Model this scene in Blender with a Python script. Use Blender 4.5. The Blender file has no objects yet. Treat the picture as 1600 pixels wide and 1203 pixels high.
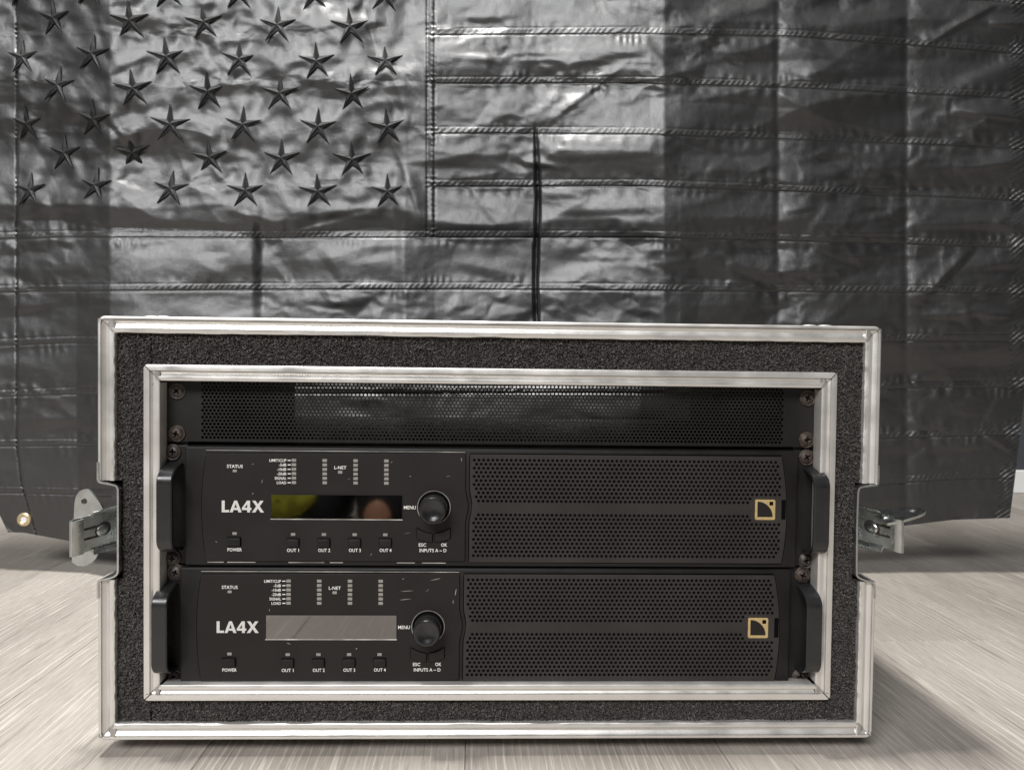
import bpy, bmesh, math, random
import numpy as np
from mathutils import Vector, Matrix

# ------------------------------------------------------------------ camera
sc = bpy.context.scene
col = sc.collection
F_PX, CX, CY = 1157.0, 800.0, 601.5            # photograph is 1600 x 1203
CAM = np.array([-0.00391, -0.537, 0.27382])
YAW, PITCH, ROLL = 0.0300, 0.02519, 0.0120
def cam_axes():
    fw = np.array([math.sin(YAW)*math.cos(PITCH), math.cos(YAW)*math.cos(PITCH), -math.sin(PITCH)])
    r = np.array([math.cos(YAW), -math.sin(YAW), 0.0]); u = np.cross(r, fw)
    return r*math.cos(ROLL)+u*math.sin(ROLL), -r*math.sin(ROLL)+u*math.cos(ROLL), fw
AR, AU, AF = cam_axes()
cd = bpy.data.cameras.new('camera'); cam = bpy.data.objects.new('camera', cd); col.objects.link(cam)
M = Matrix.Identity(4)
for i in range(3):
    M[i][0], M[i][1], M[i][2], M[i][3] = AR[i], AU[i], -AF[i], CAM[i]
cam.matrix_world = M
cd.sensor_width = 36.0; cd.lens = 36.0*F_PX/1600.0
cd.clip_start = 0.02; cd.clip_end = 60.0
cd.dof.use_dof = True; cd.dof.focus_distance = 0.545; cd.dof.aperture_fstop = 20.0
sc.camera = cam

# ------------------------------------------------------------------ light
w = bpy.data.worlds.new('World'); sc.world = w; w.use_nodes = True
bg = w.node_tree.nodes['Background']
bg.inputs[0].default_value = (0.95, 0.97, 1.0, 1); bg.inputs[1].default_value = 0.045
def area(name, loc, target, sx, sy, power, color):
    ld = bpy.data.lights.new(name, 'AREA'); ld.shape = 'RECTANGLE'; ld.size = sx; ld.size_y = sy
    ld.energy = power; ld.color = color
    o = bpy.data.objects.new(name, ld); col.objects.link(o); o.location = loc
    o.rotation_euler = (Vector(target)-Vector(loc)).to_track_quat('-Z', 'Y').to_euler()
    return o
area('ceiling_lamp', (-0.40, 0.085, 2.35), (-0.10, 0.085, 0.0), 0.36, 0.16, 84, (1.0, 0.985, 0.965))
area('window_light', (-1.15, -2.7, 2.45), (0.0, 0.3, 0.5), 2.0, 0.95, 158, (0.985, 0.99, 1.0))
vs = sc.view_settings
vs.view_transform = 'Standard'; vs.look = 'None'; vs.exposure = 0.0; vs.gamma = 1.0

# ------------------------------------------------------------------ helpers
def px(x, y, Y):
    """the point of the vertical plane at depth Y that the photograph shows at pixel x, y"""
    d = AF + AR*((x-CX)/F_PX) - AU*((y-CY)/F_PX)
    return CAM + d*((Y-CAM[1])/d[1])
def px_floor(x, y, z):
    d = AF + AR*((x-CX)/F_PX) - AU*((y-CY)/F_PX)
    return CAM + d*((z-CAM[2])/d[2])
def link(name, me, mat, parent=None, smooth=False):
    if mat is not None:
        me.materials.clear(); me.materials.append(mat)
    if smooth:
        me.polygons.foreach_set('use_smooth', [True]*len(me.polygons))
    o = bpy.data.objects.new(name, me); col.objects.link(o)
    if parent is not None: o.parent = parent
    return o
def mesh(name, v, f):
    me = bpy.data.meshes.new(name); me.from_pydata([tuple(map(float, p)) for p in v], [], f); me.update(); return me
def empty(name, loc, label, cat, group=None):
    o = bpy.data.objects.new(name, None); col.objects.link(o); o.location = loc; o.empty_display_size = 0.02
    o['label'] = label; o['category'] = cat
    if group: o['group'] = group
    return o
class MB:
    def __init__(s): s.v = []; s.f = []
    def add(s, v, f):
        n = len(s.v); s.v += [tuple(map(float, p)) for p in v]; s.f += [tuple(i+n for i in q) for q in f]; return s
    def box(s, x0, x1, y0, y1, z0, z1, bev=0.0, seg=2):
        bm = bmesh.new()
        bmesh.ops.create_cube(bm, size=1.0)
        for q in bm.verts:
            q.co = Vector((x0+(x1-x0)*(q.co.x+.5), y0+(y1-y0)*(q.co.y+.5), z0+(z1-z0)*(q.co.z+.5)))
        if bev > 0:
            bmesh.ops.bevel(bm, geom=bm.edges[:], offset=bev, segments=seg, profile=0.5, affect='EDGES')
        bm.verts.index_update()
        s.add([q.co for q in bm.verts], [[q.index for q in fc.verts] for fc in bm.faces]); bm.free(); return s
    def prism(s, pts, y0, y1, bev=0.0):
        """outline pts (x, z), counter-clockwise seen from the front (-Y); y0 front, y1 back"""
        bm = bmesh.new()
        a = [bm.verts.new((p[0], y0, p[1])) for p in pts]; b = [bm.verts.new((p[0], y1, p[1])) for p in pts]
        n = len(pts)
        ff = bm.faces.new(a); bm.faces.new(b[::-1])
        for i in range(n): bm.faces.new((a[i], b[i], b[(i+1) % n], a[(i+1) % n]))
        bmesh.ops.recalc_face_normals(bm, faces=bm.faces[:])
        if bev > 0: bmesh.ops.bevel(bm, geom=list(ff.edges), offset=bev, segments=2, profile=0.5, affect='EDGES')
        bm.verts.index_update()
        s.add([q.co for q in bm.verts], [[q.index for q in fc.verts] for fc in bm.faces]); bm.free(); return s
    def lathe(s, prof, cx, cz, n=32):
        """prof: (radius, y); axis along Y through cx, cz"""
        v = []; f = []; m = len(prof)
        for r, y in prof:
            for k in range(n):
                t = 2*math.pi*k/n; v.append((cx+r*math.cos(t), y, cz+r*math.sin(t)))
        for i in range(m-1):
            for k in range(n):
                k2 = (k+1) % n; f.append((i*n+k, i*n+k2, (i+1)*n+k2, (i+1)*n+k))
        return s.add(v, f)
    def shift(s, o):
        s.v = [(a-o[0], b-o[1], c-o[2]) for a, b, c in s.v]; return s
    def build(s, name, mat, parent=None, smooth=False):
        o = link(name, mesh(name, s.v, s.f), mat, parent, smooth)
        return o
def auto_smooth(o, ang=35):
    me = o.data
    me.polygons.foreach_set('use_smooth', [True]*len(me.polygons))
    bm = bmesh.new(); bm.from_mesh(me)
    for e in bm.edges:
        if len(e.link_faces) != 2 or e.calc_face_angle(0) > math.radians(ang): e.smooth = False
    bm.to_mesh(me); bm.free(); return o

# ------------------------------------------------------------------ materials
def mat(name, color, rough=0.5, metal=0.0, var=0.0, vscale=60.0, bump=0.0, bscale=400.0, spots=None, sscale=90.0, sth=0.68,
        stretch=(1, 1, 1), spec=0.5, rvar=0.0, coat=0.0, detail=4.0):
    m = bpy.data.materials.new(name); m.use_nodes = True
    nt = m.node_tree; N = nt.nodes; L = nt.links; p = N['Principled BSDF']
    p.inputs['Roughness'].default_value = rough; p.inputs['Metallic'].default_value = metal
    p.inputs['Specular IOR Level'].default_value = spec; p.inputs['Coat Weight'].default_value = coat
    c = (*color, 1); p.inputs['Base Color'].default_value = c
    tc = N.new('ShaderNodeTexCoord'); mp = N.new('ShaderNodeMapping'); mp.inputs['Scale'].default_value = stretch
    L.new(tc.outputs['Object'], mp.inputs['Vector'])
    last = None
    if var > 0:
        n = N.new('ShaderNodeTexNoise'); n.inputs['Scale'].default_value = vscale; n.inputs['Detail'].default_value = detail
        L.new(mp.outputs[0], n.inputs['Vector'])
        r = N.new('ShaderNodeValToRGB'); r.color_ramp.elements[0].position = 0.3; r.color_ramp.elements[1].position = 0.7
        r.color_ramp.elements[0].color = tuple(x*(1-var) for x in color)+(1,)
        r.color_ramp.elements[1].color = tuple(min(1, x*(1+var)) for x in color)+(1,)
        L.new(n.outputs['Fac'], r.inputs[0]); last = r.outputs[0]
        if rvar > 0:
            mr = N.new('ShaderNodeMapRange'); mr.inputs['To Min'].default_value = max(0.02, rough-rvar); mr.inputs['To Max'].default_value = min(1, rough+rvar)
            mr.inputs['From Min'].default_value = 0.3; mr.inputs['From Max'].default_value = 0.7
            L.new(n.outputs['Fac'], mr.inputs['Value']); L.new(mr.outputs[0], p.inputs['Roughness'])
    if spots is not None:
        n2 = N.new('ShaderNodeTexNoise'); n2.inputs['Scale'].default_value = sscale; n2.inputs['Detail'].default_value = 6
        n2.inputs['Roughness'].default_value = 0.65
        L.new(mp.outputs[0], n2.inputs['Vector'])
        r2 = N.new('ShaderNodeValToRGB'); r2.color_ramp.elements[0].position = sth; r2.color_ramp.elements[1].position = min(1, sth+0.05)
        L.new(n2.outputs['Fac'], r2.inputs[0])
        mx = N.new('ShaderNodeMix'); mx.data_type = 'RGBA'
        L.new(r2.outputs[0], mx.inputs['Factor'])
        if last is not None: L.new(last, mx.inputs['A'])
        else: mx.inputs['A'].default_value = c
        mx.inputs['B'].default_value = (*spots, 1); last = mx.outputs['Result']
    if last is not None: L.new(last, p.inputs['Base Color'])
    if bump > 0:
        n3 = N.new('ShaderNodeTexNoise'); n3.inputs['Scale'].default_value = bscale; n3.inputs['Detail'].default_value = 3
        L.new(mp.outputs[0], n3.inputs['Vector'])
        b = N.new('ShaderNodeBump'); b.inputs['Strength'].default_value = bump; b.inputs['Distance'].default_value = 0.001
        L.new(n3.outputs['Fac'], b.inputs['Height']); L.new(b.outputs[0], p.inputs['Normal'])
    return m
ALU = mat('aluminium', (0.66, 0.64, 0.61), 0.40, 0.70, var=0.06, vscale=45, bump=0.05, bscale=500, spots=(0.20, 0.185, 0.165), sscale=120, sth=0.69, rvar=0.11)
STEEL = mat('zinc_steel', (0.50, 0.515, 0.505), 0.30, 1.0, var=0.15, vscale=120, bump=0.04, bscale=500, spots=(0.22, 0.15, 0.09), sscale=160, sth=0.74, rvar=0.1)
BLACK = mat('black_paint', (0.0100, 0.0092, 0.0088), 0.50, 0.0, spec=0.26, var=0.22, vscale=35, bump=0.10, bscale=2600, spots=(0.16, 0.15, 0.14), sscale=420, sth=0.80, rvar=0.07)
GRILLE = mat('grille_paint', (0.0265, 0.0225, 0.021), 0.48, 0.0, spec=0.32, var=0.2, vscale=30, bump=0.1, bscale=2000, spots=(0.2, 0.19, 0.18), sscale=500, sth=0.76)
FASCIA = mat('fascia_paint', (0.0135, 0.0112, 0.0105), 0.55, 0.0, spec=0.24, var=0.18, vscale=22, bump=0.10, bscale=3000, spots=(0.20, 0.18, 0.17), sscale=330, sth=0.745, rvar=0.07)
HANDLE = mat('handle_black', (0.013, 0.013, 0.0135), 0.29, 0.0, var=0.25, vscale=70, bump=0.05, bscale=1500, spots=(0.10, 0.10, 0.10), sscale=240, sth=0.77, rvar=0.08)
DARK = mat('dark_gap', (0.003, 0.003, 0.003), 0.9, spec=0.05)
INNER = mat('sleeve_black', (0.018, 0.018, 0.018), 0.6, 0.0, var=0.3, vscale=50, spots=(0.07, 0.07, 0.068), sscale=130, sth=0.70)
PLY = mat('black_laminate', (0.02, 0.02, 0.02), 0.5, var=0.2)
FOAM = mat('foam', (0.034, 0.029, 0.0265), 0.6, 0.0, var=0.85, vscale=1100, bump=1.0, bscale=1500, spots=(0.30, 0.27, 0.245), sscale=1400, sth=0.575, spec=0.6, detail=2)
RUST = mat('rusty_steel', (0.060, 0.045, 0.036), 0.55, 0.55, var=0.6, vscale=420, bump=0.25, bscale=1500, spots=(0.15, 0.095, 0.065), sscale=500, sth=0.62)
DARKSCREW = mat('black_steel', (0.05, 0.042, 0.037), 0.45, 0.5, var=0.5, vscale=420, bump=0.2, bscale=1500, spots=(0.20, 0.16, 0.13), sscale=500, sth=0.68)
PRINT = mat('print_white', (0.78, 0.76, 0.72), 0.6, var=0.12, vscale=900)
PRINTBIG = mat('print_grey', (0.58, 0.56, 0.53), 0.55, var=0.1, vscale=600)
LED = mat('unlit_led', (0.26, 0.24, 0.215), 0.35, var=0.1, vscale=500)
GOLD = mat('gold_badge', (0.50, 0.37, 0.17), 0.42, 0.3, var=0.12, vscale=500)
BRASS = mat('brass', (0.62, 0.50, 0.30), 0.38, 0.8, var=0.2, vscale=200)
GLASS = mat('display_glass', (0.18, 0.172, 0.166), 0.045, 1.0, bump=0.006, bscale=90)
LIP = mat('worn_edge', (0.42, 0.40, 0.37), 0.4, 0.4, var=0.5, vscale=60)
RUBBER = mat('rubber', (0.02, 0.02, 0.02), 0.8)
WALLM = mat('charcoal_wall_paint', (0.050, 0.054, 0.062), 0.8, var=0.08, vscale=8, bump=0.1, bscale=300)
SKIRT = mat('white_skirting_paint', (0.78, 0.78, 0.77), 0.45, var=0.03, vscale=10)

def cloth_mat():
    m = mat('black_nylon', (0.0125, 0.0122, 0.0122), 0.445, 0.0, var=0.12, vscale=9, spec=1.0)
    nt = m.node_tree; N = nt.nodes; L = nt.links; p = N['Principled BSDF']
    p.inputs['Sheen Weight'].default_value = 0.05; p.inputs['Sheen Roughness'].default_value = 0.4
    tc = [n for n in N if n.type == 'TEX_COORD'][0]
    hs = []
    for sx, sz, st in ((1500, 90, 0.5), (90, 1500, 0.4), (26, 26, 2.2)):
        mp = N.new('ShaderNodeMapping'); mp.inputs['Scale'].default_value = (sx, 1, sz); L.new(tc.outputs['Object'], mp.inputs['Vector'])
        n = N.new('ShaderNodeTexNoise'); n.inputs['Scale'].default_value = 1.0; n.inputs['Detail'].default_value = 3; L.new(mp.outputs[0], n.inputs['Vector'])
        mu = N.new('ShaderNodeMath'); mu.operation = 'MULTIPLY'; mu.inputs[1].default_value = st; L.new(n.outputs['Fac'], mu.inputs[0]); hs.append(mu)
    a1 = N.new('ShaderNodeMath'); L.new(hs[0].outputs[0], a1.inputs[0]); L.new(hs[1].outputs[0], a1.inputs[1])
    a2 = N.new('ShaderNodeMath'); L.new(a1.outputs[0], a2.inputs[0]); L.new(hs[2].outputs[0], a2.inputs[1])
    b = N.new('ShaderNodeBump'); b.inputs['Strength'].default_value = 0.35; b.inputs['Distance'].default_value = 0.0012
    L.new(a2.outputs[0], b.inputs['Height']); L.new(b.outputs[0], p.inputs['Normal'])
    return m
CLOTH = cloth_mat()
THREAD = mat('embroidery_thread', (0.006, 0.006, 0.0063), 0.58, 0.0, var=0.3, vscale=300, bump=0.5, bscale=900, spec=0.35)

def floor_mat():
    m = bpy.data.materials.new('pale_oak_laminate'); m.use_nodes = True
    nt = m.node_tree; N = nt.nodes; L = nt.links; p = N['Principled BSDF']
    tc = N.new('ShaderNodeTexCoord'); oi = N.new('ShaderNodeObjectInfo')
    off = N.new('ShaderNodeVectorMath'); off.operation = 'MULTIPLY_ADD'
    cmb = N.new('ShaderNodeCombineXYZ')
    for i in range(3): L.new(oi.outputs['Random'], cmb.inputs[i])
    off.inputs[1].default_value = (7, 31, 3); L.new(cmb.outputs[0], off.inputs[0]); L.new(tc.outputs['Object'], off.inputs[2])
    def noise(sx, sy, det, rgh=0.55, dist=0.0):
        mp = N.new('ShaderNodeMapping'); mp.inputs['Scale'].default_value = (sx, sy, 1); L.new(off.outputs[0], mp.inputs['Vector'])
        n = N.new('ShaderNodeTexNoise'); n.inputs['Scale'].default_value = 1; n.inputs['Detail'].default_value = det
        n.inputs['Roughness'].default_value = rgh; n.inputs['Distortion'].default_value = dist
        L.new(mp.outputs[0], n.inputs['Vector']); return n.outputs['Fac']
    def ramp(fac, *st):
        r = N.new('ShaderNodeValToRGB'); e = r.color_ramp.elements
        e[0].position, e[0].color = st[0][0], (*st[0][1], 1); e[1].position, e[1].color = st[-1][0], (*st[-1][1], 1)
        for q in st[1:-1]:
            k = e.new(q[0]); k.color = (*q[1], 1)
        L.new(fac, r.inputs[0]); return r.outputs[0]
    def mixc(fac, a, b, mode='MIX', f=None):
        mx = N.new('ShaderNodeMix'); mx.data_type = 'RGBA'; mx.blend_type = mode
        if fac is not None: L.new(fac, mx.inputs['Factor'])
        else: mx.inputs['Factor'].default_value = f
        L.new(a, mx.inputs['A']); L.new(b, mx.inputs['B']); return mx.outputs['Result']
    tone = ramp(noise(9, 1.3, 4), (0.3, (0.265, 0.237, 0.207)), (0.5, (0.34, 0.308, 0.272)), (0.72, (0.41, 0.374, 0.334)))
    # growth rings cut at a shallow angle: a warped wave along the plank
    mp = N.new('ShaderNodeMapping'); mp.inputs['Scale'].default_value = (1, 0.14, 1); L.new(off.outputs[0], mp.inputs['Vector'])
    wv = N.new('ShaderNodeTexWave'); wv.wave_type = 'BANDS'; wv.bands_direction = 'X'
    wv.inputs['Scale'].default_value = 52; wv.inputs['Distortion'].default_value = 11.0; wv.inputs['Detail'].default_value = 2.5
    wv.inputs['Detail Scale'].default_value = 0.32; wv.inputs['Detail Roughness'].default_value = 0.62
    L.new(mp.outputs[0], wv.inputs['Vector'])
    brk = noise(150, 16, 3)
    streak = N.new('ShaderNodeMath'); streak.operation = 'MULTIPLY'
    sw = ramp(wv.outputs['Fac'], (0.84, (0, 0, 0)), (0.93, (1, 1, 1)))
    sb = ramp(brk, (0.34, (0, 0, 0)), (0.44, (1, 1, 1)))
    L.new(sw, streak.inputs[0]); L.new(sb, streak.inputs[1])
    fine = noise(560, 45, 3, 0.6)
    finec = ramp(fine, (0.30, (0.72, 0.70, 0.68)), (0.52, (1, 1, 1)), (0.75, (1.12, 1.12, 1.12)))
    pale = N.new('ShaderNodeRGB'); pale.outputs[0].default_value = (0.57, 0.527, 0.47, 1)
    half = N.new('ShaderNodeMath'); half.operation = 'MULTIPLY'; half.inputs[1].default_value = 0.5
    patch = ramp(noise(16, 2.2, 2), (0.34, (.12, .12, .12)), (0.62, (1, 1, 1)))
    ms = N.new('ShaderNodeMath'); ms.operation = 'MULTIPLY'; L.new(streak.outputs[0], ms.inputs[0]); L.new(patch, ms.inputs[1]); streak = ms
    L.new(streak.outputs[0], half.inputs[0])
    c = mixc(half.outputs[0], tone, pale.outputs[0])
    lines = ramp(noise(300, 9, 1, 0.5, 0.25), (0.635, (0, 0, 0)), (0.68, (.5, .5, .5)))
    c = mixc(lines, c, pale.outputs[0])
    dk = ramp(noise(260, 8, 2, 0.5, 0.3), (0.63, (0, 0, 0)), (0.68, (.5, .5, .5)))
    brown = N.new('ShaderNodeRGB'); brown.outputs[0].default_value = (0.17, 0.147, 0.126, 1)
    c = mixc(dk, c, brown.outputs[0])
    c = mixc(None, c, finec, 'MULTIPLY', 0.6)
    rnd = ramp(oi.outputs['Random'], (0.0, (0.90, 0.89, 0.88)), (1.0, (1.06, 1.06, 1.06)))
    c = mixc(None, c, rnd, 'MULTIPLY', 1.0)
    L.new(c, p.inputs['Base Color']); p.inputs['Roughness'].default_value = 0.46; p.inputs['Specular IOR Level'].default_value = 0.45
    h = N.new('ShaderNodeMath'); h.operation = 'ADD'; L.new(streak.outputs[0], h.inputs[0]); L.new(fine, h.inputs[1])
    b = N.new('ShaderNodeBump'); b.inputs['Strength'].default_value = 0.4; b.inputs['Distance'].default_value = 0.0007
    L.new(h.outputs[0], b.inputs['Height']); L.new(b.outputs[0], p.inputs['Normal'])
    return m
FLOORM = floor_mat()

# ------------------------------------------------------------------ setting: floor of planks, wall, skirting
FZ = -0.012
GA = 0.022                                           # the boards run this far off the case's axis
floor_o = MB().box(-4.5, 4.5, -3.5, 3.2, FZ-0.03, FZ-0.012).build('floor', DARK); floor_o['kind'] = 'structure'
seam = px_floor(1341, 880, FZ)
PW, PLEN = 0.192, 1.285
seam_u = seam[0]*math.cos(GA)+seam[1]*math.sin(GA)   # across-board coordinate of the seam seen beside the case
joint = px_floor(1460, 1001, FZ); joint_v = -joint[0]*math.sin(GA)+joint[1]*math.cos(GA)
rnd = random.Random(4)
pm = {}
for i in range(-15, 15):
    u0 = seam_u + i*PW
    v = joint_v if i == -1 else joint_v + rnd.uniform(0.15, 0.95)*PLEN
    v -= 3*PLEN
    while v < 2.6:
        if v+PLEN > -2.8:
            if not pm:
                b = MB().box(0.0002, PW-0.0002, 0.0002, PLEN-0.0002, -0.012, 0, 0.0005, 1)
                pm['m'] = mesh('plank', b.v, b.f); pm['m'].materials.append(FLOORM)
            o = bpy.data.objects.new('plank', pm['m']); col.objects.link(o); o.parent = floor_o
            o.location = (u0*math.cos(GA)-v*math.sin(GA), u0*math.sin(GA)+v*math.cos(GA), FZ); o.rotation_euler = (0, 0, GA)
        v += PLEN
wl = px_floor(0, 803, FZ); wr = px_floor(1592, 771, FZ)
WY = wr[1]
wall = MB().box(-3.5, 3.5, WY+0.014, WY+0.12, FZ-0.01, 2.6).build('wall', WALLM); wall['kind'] = 'structure'
sk = MB().box(-3.5, 3.5, WY, WY+0.0135, FZ, FZ+0.055, 0.003).build('skirting_board', SKIRT); sk['kind'] = 'structure'

# ------------------------------------------------------------------ rack case
W2, HT = 0.2842, 0.3064
CO = Vector((0, 0, FZ))
case = empty('rack_case', CO, 'black foam lined shock mount rack case with worn aluminium edges on the wooden floor', 'rack case')
def cpart(mb, name, m, sm=0, parent=None):
    mb.shift(CO if parent is None else (0, 0, 0)); o = mb.build(name, m, parent or case)
    if sm: auto_smooth(o, sm)
    return o
def rail(prof, p0, p1, inward, m0, m1, rad, nseg=40, seed=0, wob=0.0):
    """sweep prof (w inward, y) from p0 to p1 in the front plane; m0/m1 True = mitred (rounded outer corner), False = square cut"""
    p0, p1, n = np.array(p0, float), np.array(p1, float), np.array(inward, float)
    L = np.linalg.norm(p1-p0); t = (p1-p0)/L
    rs = np.random.RandomState(seed); gap = 0.0005
    rows = []
    def endpts(mitre):
        out = []
        if not mitre: return [[(0.0, w, y) for w, y in prof]]
        for ph in (45, 30, 15, 0):
            a = math.radians(ph); q = []
            for w, y in prof:
                if w < rad: q.append((rad-(rad-w)*math.sin(a)+gap, rad-(rad-w)*math.cos(a), y))
                else: q.append((w+gap+(1-ph/45)*0.0008, w, y))
            out.append(q)
        return out
    st = endpts(m0)
    mid = []
    for k in range(1, nseg):
        mid.append([(L*k/nseg, w, y) for w, y in prof])
    en = [[(L-s, w, y) for s, w, y in r] for r in endpts(m1)][::-1]
    allr = st+mid+en
    v = []; f = []; m = len(prof)
    for r in allr:
        j = rs.normal(0, wob) if wob else 0
        for i, (s, w_, y) in enumerate(r):
            q = p0+t*s+n*(w_ + (j if i >= m-3 else 0)); v.append((q[0], y, q[1]))
    for a in range(len(allr)-1):
        for i in range(m-1):
            f.append((a*m+i, a*m+i+1, (a+1)*m+i+1, (a+1)*m+i))
    f.append(tuple(range(m))); f.append(tuple(range((len(allr)-1)*m, len(allr)*m))[::-1])
    b = MB(); b.add(v, f); return b
def fixn(o):
    bm = bmesh.new(); bm.from_mesh(o.data); bmesh.ops.recalc_face_normals(bm, faces=bm.faces[:]); bm.to_mesh(o.data); bm.free(); return o
mm = 0.001
OUT = [(a*mm, b*mm) for a, b in ((0, 24), (0, 1.6), (.25, .8), (.8, .2), (1.6, 0), (2.3, .1), (2.5, 1.6), (2.9, 1.6), (3.1, .9), (4.2, 2.0), (5.6, 2.7), (7.0, 2.4), (8.0, 1.6), (8.4, 1.5), (8.6, .5), (11.2, .6), (11.8, 1.0), (12, 1.8), (12, 6))]
INN = [(a*mm, b*mm) for a, b in ((0, 6), (0, .8), (.3, .2), (.9, 0), (4.4, .1), (4.6, 1.5), (4.9, 1.6), (5.1, 1.1), (6.4, 1.9), (7.6, 1.8), (8.0, 1.9), (8.2, 1.9), (8.4, .4), (9.4, .25), (10.8, .3), (11.4, .6), (11.8, 1.4), (11.8, 12))]
zt1, zt0 = px(152, 751, 0)[2], px(152, 906, 0)[2]      # where the latch recess interrupts the side rails
zr1, zr0 = px(1372, 756, 0)[2], px(1362, 909, 0)[2]
for nm, pr in (('top', ((-W2, HT), (W2, HT), (0, -1), True, True)), ('bottom', ((-W2, 0), (W2, 0), (0, 1), True, True)),
               ('l1', ((-W2, HT), (-W2, zt1), (1, 0), True, False)), ('l2', ((-W2, 0), (-W2, zt0), (1, 0), True, False)),
               ('r1', ((W2, HT), (W2, zr1), (-1, 0), True, False)), ('r2', ((W2, 0), (W2, zr0), (-1, 0), True, False))):
    o = cpart(rail(OUT, *pr, 0.0045, 60, hash(nm) % 99 if False else len(nm)*7, 0.00016), 'edge_rail', ALU); fixn(o); auto_smooth(o, 32)
SX, SZ0, SZ1 = 0.2518, 0.0288, 0.2722                   # inner sleeve rim
for pr in (((-SX, SZ1), (SX, SZ1), (0, -1), True, True), ((-SX, SZ0), (SX, SZ0), (0, 1), True, True),
           ((-SX, SZ0), (-SX, SZ1), (1, 0), True, True), ((SX, SZ0), (SX, SZ1), (-1, 0), True, True)):
    o = cpart(rail(INN, *pr, 0.0025, 50), 'sleeve_rail', ALU); fixn(o); auto_smooth(o, 32)
CD = 0.40                                               # depth of the case
DEEP = 0.0145                                           # latch recess depth
def sidepanel(s, z0, z1):
    b = MB()
    for (ya, yb, za, zb) in ((0.004, CD, z1, HT-0.002), (0.004, CD, 0.002, z0), (0.10, CD, z0, z1)):
        xs = sorted((s*(W2-0.0022), s*(W2-0.009))); b.box(xs[0], xs[1], ya, yb, za, zb)
    return b
cpart(sidepanel(-1, zt0, zt1), 'side_panel', PLY); cpart(sidepanel(1, zr0, zr1), 'side_panel', PLY)
cpart(MB().box(-W2+.0095, W2-.0095, .004, CD, HT-.009, HT-.0022), 'top_panel', PLY)
cpart(MB().box(-W2+.0095, W2-.0095, .004, CD, .0022, .009), 'bottom_panel', PLY)
for x in (-.22, .22):
    for y in (.05, CD-.05):
        cpart(MB().lathe([(0.0001, FZ), (.014, FZ), (.016, FZ+.002), (.018, .0022), (.0001, .0022)], x, 0, 20), 'rubber_foot', RUBBER)
# lathe axis is Y: rebuild the feet upright
for o in [c for c in case.children if c.name.startswith('rubber_foot')]: bpy.data.objects.remove(o)
for x in (-.22, .22):
    for y in (.05, CD-.05):
        cpart(MB().box(x-.016, x+.016, y-.016, y+.016, FZ, .0024, .002), 'rubber_foot', RUBBER)
# sleeve walls
for (a, b_, c, d) in ((-.2500, -.2432, .0356, .262), (.2450, .2505, .0356, .262)):
    cpart(MB().box(a, b_, .0105, CD-.02, c, d), 'sleeve_wall', INNER)
for (c, d) in ((.0300, .0354), (.2622, .2680)):
    cpart(MB().box(-.2500, .2505, .0105, CD-.02, c, d), 'sleeve_wall', INNER)
for x0, x1 in ((-.2430, -.2262), (.2262, .2448)):
    cpart(MB().box(x0, x1, .0160, .040, .0356, .262), 'rack_rail', INNER)
# foam
def foam(xf0, xf1, z0, z1, mask=None, seed=1):
    st = 0.00075; nx, nz = int((xf1-xf0)/st)+1, int((z1-z0)/st)+1
    rs = np.random.RandomState(seed)
    X, Z = np.meshgrid(np.linspace(xf0, xf1, nx), np.linspace(z0, z1, nz))
    J = 0.00028
    Yv = 0.0034+rs.rand(nz, nx)**1.4*0.0027+0.0006*np.sin(X*90+seed)*np.sin(Z*110)
    Xj = X+rs.uniform(-J, J, X.shape); Zj = Z+rs.uniform(-J, J, X.shape)
    idx = np.arange(nx*nz).reshape(nz, nx)
    keep = np.ones((nz-1, nx-1), bool)
    if mask is not None: keep = mask((X[1:, 1:]+X[:-1, :-1])/2, (Z[1:, 1:]+Z[:-1, :-1])/2)
    a, b, c, d = idx[:-1, :-1][keep], idx[:-1, 1:][keep], idx[1:, 1:][keep], idx[1:, :-1][keep]
    v = np.stack([Xj, Yv, Zj], -1).reshape(-1, 3)
    B = MB(); B.v = [tuple(q) for q in v.tolist()]; B.f = list(zip(a.tolist(), b.tolist(), c.tolist(), d.tolist()))
    return B
xl, xr = px(236, 545, .004)[0], px(1303, 555, .004)[0]
DX = W2-DEEP
mk = lambda X, Z: (X > -DX+.0016) | (Z > zt1+.000) | (Z < zt0)
mr_ = lambda X, Z: (X < DX-.0016) | (Z > zr1) | (Z < zr0)
fb = []
fb.append((foam(-W2+.0105, xl-.0003, .0095, HT-.0095, mk, 1), ((-DX+.003, xl-.0003, zt0-.002, zt1+.002), (-W2+.0105, xl-.0003, zt1, HT-.0092), (-W2+.0105, xl-.0003, .0092, zt0))))
fb.append((foam(xr+.0003, W2-.0105, .0095, HT-.0095, mr_, 2), ((xr+.0003, DX-.003, zr0-.002, zr1+.002), (xr+.0003, W2-.0105, zr1, HT-.0092), (xr+.0003, W2-.0105, .0092, zr0))))
fb.append((foam(xl+.0003, xr-.0003, SZ1-.006, HT-.0095, None, 3), ((xl+.0003, xr-.0003, SZ1-.004, HT-.0092),)))
fb.append((foam(xl+.0003, xr-.0003, .0095, SZ0+.006, None, 4), ((xl+.0003, xr-.0003, .0092, SZ0+.0015),)))
for b, back in fb:
    for (a, c, z0, z1) in back: b.box(a, c, .0062, .075, z0, z1)
    cpart(b, 'foam_block', FOAM)

for x, y, yy in ((256, 494.5, .010), (1288, 506, .010), (240, 494, .012), (1262, 505.5, .012)):
    p_ = px(x, y, yy); b = MB().lathe([(.0001, -.0008), (.0030, -.0006), (.0052, -.0001), (.0058, .0006)], 0, 0, 20)
    o = b.build('rivet', ALU, case, True); fixn(o); o.rotation_euler = (-math.pi/2, 0, 0); o.location = Vector((p_[0], .010, HT+.0004))-CO
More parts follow.
